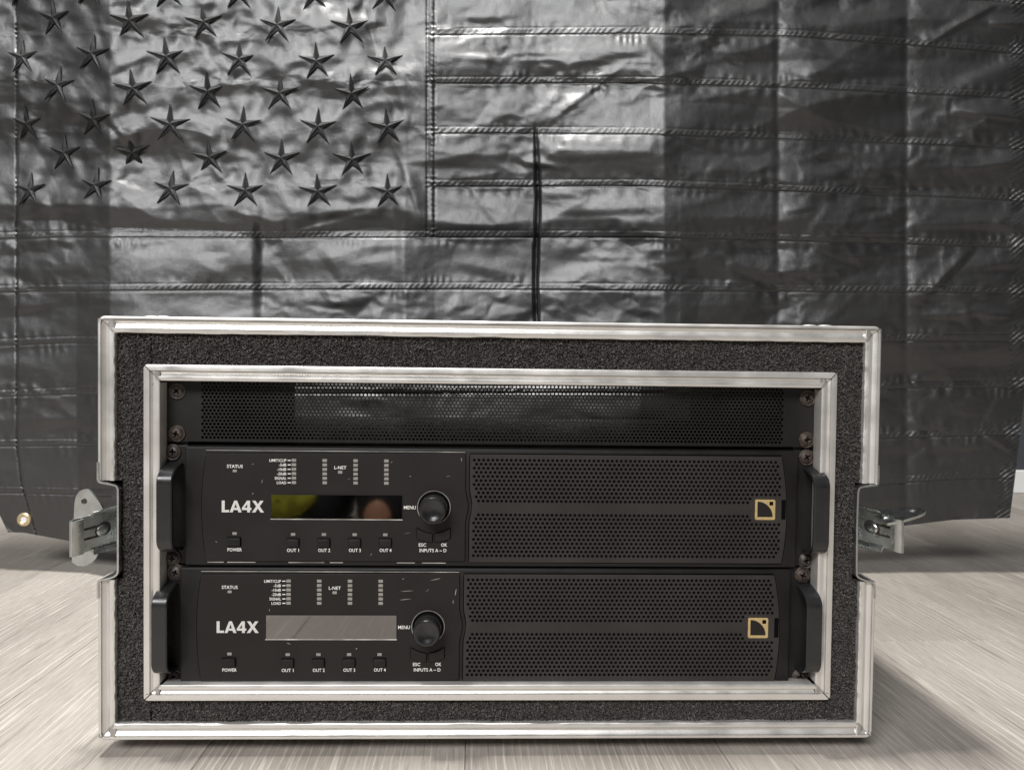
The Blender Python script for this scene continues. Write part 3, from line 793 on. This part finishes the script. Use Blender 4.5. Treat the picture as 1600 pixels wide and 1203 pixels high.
def scratch(x, y, l, ang, w_=.6, parent=None, o_=AO, dxy=(0, 0)):
    p = q2(x, y); k = .000469; c, s_ = math.cos(math.radians(ang)), math.sin(math.radians(ang)); ww = w_*k/2
    pts = [(-l*k/2, 0), (-l*k*.2, -ww), (l*k*.25, -ww*.7), (l*k/2, 0), (l*k*.1, ww)]
    b = MB(); b.add([(p[0]+u*c-v*s_, FY-.00011, p[1]+u*s_+v*c) for u, v in pts], [(0, 1, 2, 3, 4)]); b.shift(o_)
    return b.build('scratch', LIP, parent or amp)
# second amplifier: the same again one slot lower
amp2 = amp.copy(); col.objects.link(amp2)
AO2 = AO+np.array((-.0035, 0, -.0886)); amp2.location = AO2
amp2['label'] = 'black two unit power amplifier with pale streaked display, at the bottom of the rack'
def copy_children(src, dst):
    for ch in list(src.children):
        c = ch.copy(); col.objects.link(c); c.parent = dst; copy_children(ch, c)
copy_children(amp, amp2)
for a_ in ((409.5, 752, 7, 80, 1.0), (641, 744, 3, -20, 1.4), (636, 833, 12, 8, .5), (395, 725, 4, 30, .6), (395, 771, 3, 60, .9), (612, 722, 3, 40, .7), (580, 866, 5, 60, .6), (545, 748, 4, 0, .5), (338, 846, 4, -30, .8), (721, 718, 7, 90, 1.2), (700, 744, 9, 5, .5)): scratch(*a_)
for a_ in ((630, 904, 4, 20, .9), (680, 905, 18, 12, .8), (636, 923, 22, 3, .8), (634, 936, 20, 6, 1.0), (668, 922, 7, 50, .6), (712, 925, 12, 80, .9), (708, 940, 7, 85, .7), (451, 1005, 7, -25, .6), (557, 1013, 3, 40, .9), (421, 953, 4, 85, .7)): scratch(*a_, parent=amp2, o_=AO2)
for x, y, kd in ((271, 706, 'd'), (270, 872, 'd'), (1260, 714.5, 'r'), (1259, 875, 'd')): screw(x, y, EARY-.0004, AO, amp, kd)
for x, y, kd in ((275, 894.5, 'd'), (272, 1056, 'd'), (1253.5, 899, 'r'), (1249, 1056, 'r')): screw(x, y, EARY-.0004, AO2, amp2, kd)

# ------------------------------------------------------------------ the flag
def vnoise(shape_xy, X, Y, seed):
    rs = np.random.RandomState(seed); g = rs.rand(96, 96)
    x = X/shape_xy[0]; y = Y/shape_xy[1]
    xi = np.floor(x).astype(int); yi = np.floor(y).astype(int); fx = x-xi; fy = y-yi
    fx = fx*fx*fx*(fx*(fx*6-15)+10); fy = fy*fy*fy*(fy*(fy*6-15)+10)
    G = lambda a, b: g[a % 96, b % 96]
    return (G(xi, yi)*(1-fx)+G(xi+1, yi)*fx)*(1-fy)+(G(xi, yi+1)*(1-fx)+G(xi+1, yi+1)*fx)*fy-0.5
def fnoise(sc_, X, Y, seed):
    """crumple: random heights joined by flat triangles, so that creases stay sharp"""
    rs = np.random.RandomState(seed); g = rs.rand(96, 96)
    wx = 1.1*vnoise((sc_[0]*1.3, sc_[1]*1.3), X, Y, seed+50); wy = 1.1*vnoise((sc_[0]*1.3, sc_[1]*1.3), X+999, Y+55, seed+51)
    x = X/sc_[0]+wx; y = Y/sc_[1]+wy
    xi = np.floor(x).astype(int); yi = np.floor(y).astype(int); fx = x-xi; fy = y-yi
    G = lambda a, b: g[a % 96, b % 96]
    a, b, c, d = G(xi, yi), G(xi+1, yi), G(xi, yi+1), G(xi+1, yi+1)
    alt = ((xi*7+yi*3) % 2) == 0
    t1 = np.where(fx > fy, a+(b-a)*fx+(d-b)*fy, a+(d-c)*fx+(c-a)*fy)
    t2 = np.where(fx+fy < 1, a+(b-a)*fx+(c-a)*fy, d+(c-d)*(1-fx)+(b-d)*(1-fy))
    return np.where(alt, t1, t2)-.5
SCOLS = np.array([-60, 0, 100, 400, 720, 1000, 1250, 1500, 1640], float)
STAB = {3: (56, 56, 56, 55, 55, 53, 58, 77, 88), 4: (133, 133, 133, 132, 131, 131, 138, 150, 157), 5: (212, 212, 212, 211, 209, 210, 219, 228, 235),
        6: (293, 293, 293, 293, 292, 291, 300, 309, 316), 7: (374, 374, 371, 372, 371, 371, 377, 384, 389), 8: (458, 457, 455, 453, 452, 454, 456, 457, 459),
        9: (541, 540, 536, 534, 534, 534, 533, 532, 532), 10: (621, 620, 616, 615, 614, 613, 609, 605, 604), 11: (698, 697, 696, 697, 697, 695, 689, 681, 678), 12: (771, 770, 772, 781, 783, 779, 765, 748, 745), 13: (831, 832, 846, 872, 874, 868, 838, 812, 808)}
for k in (2, 1, 0): STAB[k] = tuple(v-78.5 for v in STAB[k+1])
ST = np.array([STAB[k] for k in range(14)], float)
ST[13, 3:6] = [873, 875, 869]
YF0, YFS = .488, .013
STARS = []
base6 = [(43, 0), (147, 0), (266, 0), (381, 0), (497, 0), (605, 0)]
def add_row(pts): STARS.extend(pts)
add_row([(48, 298), (150, 291), (267, 296), (384, 299), (497, 300), (606, 300)])
add_row([(102, 240), (207, 239), (328, 247), (440, 248), (550, 250)])
add_row([(43, 194), (147, 187), (266, 195), (380, 196), (497, 199), (605, 199)])
add_row([(91, 134), (208, 139), (325, 144), (438, 147), (550, 147)])
add_row([(36, 91), (145, 85), (260, 90), (374, 94), (495, 97), (602, 97)])
add_row([(85, 29), (203, 33), (319, 36), (434, 41), (547, 43)])
add_row([(30, -16), (140, -20), (262, -14), (373, -12), (490, -9), (601, -8)])
add_row([(80, -76), (198, -72), (315, -68), (430, -64), (545, -62)])
add_row([(26, -122), (136, -126), (258, -120), (371, -117), (488, -114), (600, -112)])
SP = np.array(STARS, float)
knots = [(-60, 0), (0, .10), (30, .20), (170, .28), (176, -.06), (390, .0), (415, .14), (612, .03), (640, .04), (828, .15), (846, .26), (1036, .24), (1041, -.06), (1205, -.03), (1212, -.24), (1219, .24), (1228, .16), (1264, .08), (1272, -.03), (1404, -.06), (1412, -.26), (1420, .26), (1430, .14), (1450, 0), (1560, -.02), (1700, -.02)]
kx = np.array([k[0] for k in knots], float); ks = np.array([k[1] for k in knots], float)
gx = np.arange(-80, 1720, 1.0); gs = np.interp(gx, kx, ks)
# slopes are kept, slow drift is taken out so that the sheet stays near its plane
gsm = np.convolve(np.pad(gs, 450, mode='edge'), np.ones(901)/901, 'valid')[:len(gs)]
gh = np.cumsum(gs-.8*gsm)
CRE = [(858, 190, 985, 95, 7, 2.4), (1430, 478, 1522, 384, 9, 2.6), (1415, 352, 1610, 349, 9, 2.2), (1440, 492, 1600, 487, 8, 2.0), (1545, 38, 1610, 38, 7, 2.0),
       (1485, 172, 1610, 186, 9, 2.3), (1490, 266, 1600, 250, 8, 1.8), (176, 344, 388, 352, 10, 2.6), (0, 346, 172, 340, 9, -1.8), (420, 333, 610, 336, 9, 2.0), (640, 350, 830, 352, 10, 2.0),
       (700, 30, 830, 20, 12, 2.5), (690, 78, 835, 90, 12, -2.4), (840, 108, 1030, 72, 12, 2.6), (900, 118, 950, 110, 8, -2.0), (1045, 30, 1210, 10, 16, 2.6), (850, 245, 1030, 238, 12, 2.4),
       (860, 330, 1035, 325, 11, 2.2), (850, 415, 1030, 400, 14, -2.4), (690, 405, 820, 430, 16, 2.4), (430, 395, 470, 445, 14, -2.2), (500, 380, 545, 445, 14, 2.0), (300, 385, 390, 440, 16, -2.4),
       (720, 462, 700, 495, 10, 2.), (630, 260, 660, 345, 8, 2.0), (1225, 330, 1275, 322, 8, 2.0), (1060, 340, 1200, 338, 10, 1.4)]
def fold(bands):
    xs_, hs_ = [bands[0][0]], [0.0]
    for (y0_, sl), (y1_, _) in zip(bands[:-1], bands[1:]):
        xs_.append(y1_); hs_.append(hs_[-1]+(y1_-y0_)*sl)
    xs_, hs_ = np.array(xs_, float), np.array(hs_); hs_ -= np.polyval(np.polyfit(xs_, hs_, 1), xs_)
    return xs_, hs_
FOLD_MID = fold([(-200, .06), (-60, -.12), (-20, .12), (80, -.17), (128, .10), (232, -.15), (290, .10), (342, -.17), (372, .09), (455, -.04), (540, .08), (900, 0)])
FOLD_CAN = fold([(-200, .0), (60, .03), (200, -.03), (260, .05), (333, -.19), (364, .10), (460, .02), (900, 0)])
FOLD_R = fold([(-200, .1), (10, .20), (34, -.08), (100, .06), (150, -.05), (225, .06), (265, -.08), (300, .10), (345, -.10), (390, .05), (480, .10), (500, -.10), (600, .03), (900, 0)])
def disp_fn(a, y, rs=np.random.RandomState(21)):
    d = np.interp(a, gx, gh)*0.9
    fade = np.clip((860-y)/500, .30, 1)
    for x0_, x1_, am, ya, yb in ((392, 413, -6, 300, 370), (613, 634, 4, 60, 200)):
        t_ = np.clip((a+1.5*np.sin(y/37+x0_)-x0_)/(x1_-x0_), 0, 1); bump_ = t_*t_*(3-2*t_)*np.exp(-np.clip(a-x1_, 0, 400)/90.)
        d = d+am*bump_*np.clip((y-ya)/(yb-ya), 0, 1)
    d = d*np.clip(.55+.45*fade, 0, 1)
    # horizontal waviness of each fold panel, diagonal draws, fine crumple
    d += 13*vnoise((260, 120), a+y*.25, y, 1)*fade
    d += 5.0*vnoise((120, 42), a+y*.35+200, y+300, 2)*fade
    d += 1.0*vnoise((58, 24), a-y*.4+900, y+700, 3)
    can = (1/(1+np.exp((a-668)/10)))*(1/(1+np.exp((y-362)/8)))
    d += can*(5.0*fnoise((52, 100), a-(y*.55)+500, y+a*.1+100, 4)+1.2*fnoise((30, 36), a-y*.5+77, y+31, 5)-2.2*vnoise((58, 24), a-y*.4+900, y+700, 3))
    # horizontal packing folds: bands that face up or down, their edges wandering
    yw = y+26*vnoise((150, 400), a+11, y*0+3, 61)+14*fnoise((70, 300), a+70, y*0+9, 62)
    for (kn, x0_, x1_) in ((FOLD_MID, 655, 1040), (FOLD_CAN, -100, 655), (FOLD_R, 1040, 1800)):
        wx_ = np.clip((a-x0_+24)/48, 0, 1)*np.clip((x1_+24-a)/48, 0, 1)
        d += np.interp(yw, kn[0], kn[1])*wx_
    # crisp ridges
    calm = np.clip(.35+2.6*vnoise((130, 70), a+333, y+222, 41), 0, 1)
    d += (1-can*.25)*(7.0*fnoise((105, 44), a+y*.3+40, y+400, 31)+calm*(5.0*fnoise((48, 26), a-y*.25+640, y+800, 32)+2.6*fnoise((22, 13), a+80, y+500, 33))+.5*fnoise((11, 8), a+20, y+90, 34))*(.5+.5*fade)
    r1 = np.abs(vnoise((95, 38), a+y*.5+1200, y+150, 6)); r2 = np.abs(vnoise((48, 26), a-y*.3+300, y+900, 7))
    d += (1-can*.6)*(calm*(-6.0*np.minimum(r1, .18)-2.0*np.minimum(r2, .12)))
    cr = np.random.RandomState(5)
    lst = list(CRE)
    for i in range(200):
        cx_, cy_ = cr.uniform(-20, 1610), cr.uniform(-180, 860)
        th = math.radians(cr.normal(0, 16) if cr.rand() < .62 else cr.uniform(-75, 75)); L_ = cr.uniform(14, 75)
        lst.append((cx_-L_*math.cos(th), cy_-L_*math.sin(th), cx_+L_*math.cos(th), cy_+L_*math.sin(th), cr.uniform(5, 17), cr.uniform(.5, 2.2)*(1 if cr.rand() < .6 else -1)))
    for (ax, ay, bx, by, wd, am) in lst:
        if ax > 1400: am = am*1.9
        L_ = math.hypot(bx-ax, by-ay); tx, ty = (bx-ax)/L_, (by-ay)/L_; R_ = L_/2+3*wd
        mx_, my_ = (ax+bx)/2, (ay+by)/2
        sel = (np.abs(a-mx_) < R_) & (np.abs(y-my_) < R_)
        if not sel.any(): continue
        da, dy = a[sel]-mx_, y[sel]-my_
        s = (da*tx+dy*ty)/(L_/2); c = (-da*ty+dy*tx)/wd
        win = np.clip(1-s*s, 0, 1)**.8
        prof = np.where(c > 0, np.clip(1-c/1.0, 0, 1), np.clip(1+c/2.4, 0, 1)); prof = prof*prof*(3-2*prof)*.6+prof*.4
        d[sel] += am*win*prof*(.55+.45*fade[sel])
    # the deep fold gap right of the middle
    gw = np.clip(1-np.abs(a-839-2*np.sin(y/40))/(1.5+3.5*np.clip((y-190)/90, 0, 1)), 0, 1); gw = np.minimum(1, gw*2.0)
    d -= 20*gw*np.clip((y-190)/120, 0, 1)*np.clip((560-y)/30, 0, 1)
    # the middle of the sheet leans out a little lower down
    t_ = np.clip((y-300)/520, 0, 1); wx = np.clip((a-120)/90, 0, 1)*np.clip((1090-a)/90, 0, 1)
    d += 30*t_*t_*(3-2*t_)*wx+30*np.clip((y-515)/150, 0, 1)*np.clip((830-y)/150, 0, 1)*np.clip((a-430)/30, 0, 1)*np.clip((1075-a)/30, 0, 1)  # second term: unseen bulge added so the cloth behind the vent catches light
    # cloth drawn in around the embroidered stars
    for sx, sy in SP:
        sel = (np.abs(a-sx) < 60) & (np.abs(y-sy) < 60)
        if not sel.any(): continue
        r = np.hypot(a[sel]-sx, y[sel]-sy); t = np.arctan2(y[sel]-sy, a[sel]-sx)
        d[sel] += 1.5*np.exp(-(r/17)**2)+1.0*np.exp(-((r-31)/11)**2)*np.cos(5*t+math.pi/2)
    return d
def seam_d(a, y, dist, k):
    """dist = pixels below (+) or above (-) the seam line k"""
    ph = a*(2*math.pi/9.2)+dist*.55+14*vnoise((38, 50), a+k*77, dist*0+k*13.0, 9)
    amp_ = .8+1.5*vnoise((70, 50), a+k*131, dist*0+k*7.0, 10)
    band = np.clip((dist+10)/2.5, 0, 1)*np.clip((-dist)/1.5, 0, 1)
    d = band*(.35+.30*amp_*np.sin(ph))
    d += np.exp(-((dist+14)/6.0)**2)*1.3*vnoise((60, 50), a+k*19, dist*0+k*23., 13)*np.sin(a*(2*math.pi/19)+22*vnoise((60, 50), a+k*31, dist*0+k*3.0, 11))*(dist < 0)
    d -= 1.1*np.exp(-((dist-.6)/1.3)**2)+.35*np.exp(-((dist+10.6)/1.1)**2)
    d += np.exp(-((dist-9)/7.0)**2)*1.3*vnoise((55, 50), a+k*41, dist*0+k*29., 14)*np.sin(a*(2*math.pi/24)+24*vnoise((70, 50), a+k*57, dist*0+k*5.0, 12))*(dist > 0)
    return d
FO = Vector((0.0, .49, FZ))
def flag_base(a, K):
    """sheet coordinates (a along the fly in photograph columns, K = seam number) to photograph rows and to the plane it hangs in"""
    k0 = np.clip(np.floor(K).astype(int), 0, 12); fr_ = K-k0
    y0 = np.zeros_like(a); y1 = np.zeros_like(a)
    for k in range(13):
        s = k0 == k
        if s.any():
            y0[s] = np.interp(a[s], SCOLS, ST[k]); y1[s] = np.interp(a[s], SCOLS, ST[k+1])
    y = y0*(1-fr_)+y1*fr_
    # the free edges: hoist swings in at the bottom, so does the fly
    aL = np.interp(K, [0, 11.0, 11.8, 13], [0, 0, 12, 48]); aR = np.interp(K, [0, 9, 10, 13], [0, 0, -2, -26])
    ax = a+aL*np.clip((220-a)/260, 0, 1)**1.5+aR*np.clip((a-1420)/180, 0, 1)
    return ax, y
def flag_pos(a, K, extra=0.0):
    ax, y = flag_base(a, K)
    d = disp_fn(a, y)
    for k in range(1, 13):
        dist = y-np.interp(a, SCOLS, ST[k])
        sel = (np.abs(dist) < 26)
        if k < 7: sel &= a > 672
        if sel.any(): d[sel] += seam_d(a[sel], y[sel], dist[sel], k)
    # canton edge, hoist and fly stitching
    for xs_, on in ((668, y < 371), (679, y < 371), (26, y < 2000)):
        dist = a-xs_; sel = (np.abs(dist) < 6) & on
        d[sel] += -1.5*np.exp(-(dist[sel]/1.6)**2)*(1+.5*np.sin(y[sel]*2*math.pi/7.5))
    sel = (a > 672.5) & (a < 679) & (y < 371); d[sel] += .8*np.sin(y[sel]*2*math.pi/8.3+3*vnoise((20, 30), a[sel], y[sel], 15))+.5
    sel = a > 1578; d[sel] += (a[sel] < 1614)*1.1*np.sin(y[sel]*2*math.pi/8.0+a[sel]*.5+4*vnoise((20, 40), a[sel], y[sel], 16))
    D_ = AF[None]+AR[None]*((ax-CX)/F_PX)[:, None]-AU[None]*((y-CY)/F_PX)[:, None]
    Yp = YF0+YFS*0
    # plane Y = YF0 + YFS * X
    t = (YF0-CAM[1]+YFS*CAM[0])/(D_[:, 1]-YFS*D_[:, 0])
    P = CAM[None]+D_*(t-(d+extra)*.001/D_[:, 1])[:, None]
    return P
flag = empty('flag', FO, 'all black nylon flag with embroidered stars and sewn stripes hanging creased behind the case', 'flag')
A0, A1, STEP = -34.0, 1604.0, 2.0
fr_rows = np.array([0, 1, 2, 3.5, 5.5, 8, 11]+list(np.arange(14, 56, 3))+[57, 59.5, 62, 64, 65.5]+list(np.arange(66.7, 78.4, 1.0))+[78.5])/78.5
def cloth_piece(name, a0, a1, ks, parent=flag, extra=0.0, rows=fr_rows):
    cols = np.arange(a0, a1+.01, STEP)
    if cols[-1] < a1-.01: cols = np.append(cols, a1)
    Ks = np.concatenate([k+rows[:-1] for k in ks]+[np.array([ks[-1]+1.0])])
    KK, AA = np.meshgrid(Ks, cols, indexing='ij')
    P = flag_pos(AA.ravel().copy(), KK.ravel().copy(), extra)-np.array(FO)
    nr, nc = KK.shape; idx = np.arange(nr*nc).reshape(nr, nc)
    q = np.stack([idx[:-1, :-1], idx[1:, :-1], idx[1:, 1:], idx[:-1, 1:]], -1).reshape(-1, 4)
    me = bpy.data.meshes.new(name); n = len(q)
    me.vertices.add(len(P)); me.vertices.foreach_set('co', P.astype(np.float32).ravel())
    me.loops.add(n*4); me.loops.foreach_set('vertex_index', q.astype(np.int32).ravel())
    me.polygons.add(n); me.polygons.foreach_set('loop_start', np.arange(0, n*4, 4, dtype=np.int32))
    me.update(calc_edges=True); me.validate()
    return link(name, me, CLOTH, parent, True)
cloth_piece('hoist_band', A0, 26, list(range(13)))
cloth_piece('canton', 26, 674, list(range(7)))
for k in range(7): cloth_piece('stripe', 674, A1, [k])
for k in range(7, 13): cloth_piece('stripe', 26, A1, [k])
# embroidered stars: ridged, slightly domed
def star_mesh():
    v = [(0, -.0024, 0)]; f = []; Ro, Ri = .0266, .0074
    ring = []
    for k in range(10):
        t = math.pi/2+2*math.pi*k/10; r = Ro if k % 2 == 0 else Ri
        ring.append((r*math.cos(t), r*math.sin(t)))
    for lev, (sc_, y) in enumerate(((1.0, .0010), (.97, -.0008))):
        for x, z in ring: v.append((x*sc_, y, z*sc_))
    mid = []
    for k in range(10):
        x, z = ring[k]; fct = .45 if k % 2 == 0 else .55
        v.append((x*fct, -.0025 if k % 2 == 0 else -.0012, z*fct))
    for k in range(10):
        j = (k+1) % 10
        f += [(1+k, 1+j, 11+j, 11+k), (11+k, 11+j, 21+j, 21+k), (21+k, 21+j, 0)]
    return mesh('star', v, f)
SM = star_mesh(); SM.materials.append(THREAD)
_b = bmesh.new(); _b.from_mesh(SM); bmesh.ops.recalc_face_normals(_b, faces=_b.faces[:]); _b.to_mesh(SM); _b.free()
def row_to_K(x, y):
    col_ = [np.interp(x, SCOLS, ST[k]) for k in range(14)]
    return float(np.interp(y, col_, np.arange(14)))
sr = random.Random(8)
for sx, sy in STARS:
    K = row_to_K(sx, sy); e = 14.0
    aa = np.array([sx, sx-e, sx+e, sx, sx]); kk = np.array([K, K, K, K-e/78.5, K+e/78.5])
    P = flag_pos(aa, kk)
    tx = Vector(P[2]-P[1]).normalized(); tz = Vector(P[3]-P[4]).normalized()
    ny = tz.cross(tx).normalized()                        # away from the viewer
    tz = tx.cross(ny).normalized()
    R3 = Matrix((tx, ny, tz)).transposed().to_4x4()
    c = Vector(P.mean(0))-FO
    o = bpy.data.objects.new('star', SM); col.objects.link(o); o.parent = flag
    o.matrix_local = Matrix.Translation(c+ny*(-.0014)) @ R3 @ Matrix.Rotation(sr.uniform(-.07, .07), 4, 'Y') @ Matrix.Diagonal((sr.uniform(.94, 1.04)*(.80 if sx < 60 else .9 if sx < 110 else 1), 1, sr.uniform(.94, 1.04), 1))
# brass grommet in the lower hoist corner
ga, gk = np.meshgrid(np.linspace(-34, 60, 48), np.linspace(11.8, 12.95, 40)); gax, gy = flag_base(ga.ravel(), gk.ravel())
gi = int(np.argmin((gax-37)**2+(gy-812)**2)); gp = flag_pos(ga.ravel()[gi:gi+1], gk.ravel()[gi:gi+1], 1.2)[0]
for nm, prof, m in (('grommet', [(.0042, .001), (.0044, -.0012), (.0056, -.0020), (.0078, -.0018), (.0092, -.0006), (.0094, .001)], BRASS),):
    o = MB().lathe(prof, 0, 0, 32).build(nm, m, flag, True); o.location = Vector(gp)-FO
o = MB().lathe([(.0043, -.0004), (.0001, -.0004)], 0, 0, 24).build('grommet_eye', SKIRT, o)

# ------------------------------------------------------------------ dark cabinet whose edge shows left of the flag
cb = px_floor(0, 803, FZ)
cab = empty('cabinet', (cb[0]-.25, cb[1]+.11, FZ), 'plain black cabinet standing behind the lower left corner of the flag', 'cabinet')
MB().box(-.45, .45, -.11, .11, .012, .62, .004).build('body', PLY, cab)
MB().box(-.44, .44, -.095, .11, 0, .012).build('plinth', PLY, cab)
for s in (-1, 1):
    xs = (-.447, -.002) if s < 0 else (.002, .447)
    d_ = MB().box(xs[0], xs[1], -.122, -.1102, .03, .615, .002).build('door', PLY, cab)
    MB().box(-s*.0+(s*.03)-.004, (s*.03)+.004, -.137, -.1222, .30, .42, .002).build('handle', STEEL, d_)

# ------------------------------------------------------------------ unseen stand-ins added behind the camera to fill the upper display's reflection
NAVY = mat('stand_in_dark', (0.012, 0.015, 0.022), 0.8, var=0.3, vscale=40)
LIME = mat('stand_in_lime', (0.42, 0.42, 0.04), 0.8, var=0.45, vscale=60)
TAN = mat('stand_in_skin', (0.50, 0.27, 0.17), 0.5, var=0.15, vscale=30)  # skin tone, stands in for a mirrored hand
def reflection_shape(name, loc, sx, sy, sz, label, m, patch_m, fx0, fx1, fz):
    e = empty(name, loc, label, 'bag')
    v = []; f = []; n = 28; lev = ((.80, 0), (.97, .12), (1, .4), (.97, .7), (.88, .9), (.6, 1.0), (.02, 1.03))
    for r, h in lev:
        for k in range(n):
            t = 2*math.pi*k/n; c, s_ = math.cos(t), math.sin(t)
            v.append((sx/2*r*math.copysign(abs(c)**.5, c), sy/2*r*math.copysign(abs(s_)**.5, s_), sz*h*(1+.05*math.sin(3*t))))
    for i in range(len(lev)-1):
        for k in range(n): f.append((i*n+k, i*n+(k+1) % n, (i+1)*n+(k+1) % n, (i+1)*n+k))
    f.append(tuple(range(n))[::-1])
    MB().add(v, f).build('body', m, e, True)
    b = MB(); cx_, cz_ = (fx0+fx1)/2, (fz[0]+fz[1])/2; nn = 14
    vv = [(cx_+(fx1-fx0)/2*math.cos(p)*math.cos(t)*(1+.12*math.sin(3*t+p*2)), sy/2+.012*math.sin(p), cz_+(fz[1]-fz[0])/2*math.cos(p)*math.sin(t)) for p in np.linspace(-1.4, 1.5, nn) for t in np.linspace(0, 2*math.pi, 20, endpoint=False)]
    ff = [(i*20+k, i*20+(k+1) % 20, (i+1)*20+(k+1) % 20, (i+1)*20+k) for i in range(nn-1) for k in range(20)]
    b.add(vv, ff).build('colour_patch', patch_m, e, True)
    return e
reflection_shape('reflection_lime', (-.335, -.80, FZ), .17, .16, .12, 'dark stand-in with yellow green patch, added unseen for the upper display reflection', NAVY, LIME, -.085, .035, (.022, .085))
reflection_shape('reflection_tan', (-.165, -.80, FZ), .15, .16, .14, 'dark stand-in with skin toned patch, added unseen for a hand in the upper display reflection', NAVY, TAN, -.052, -.006, (-.02, .055))
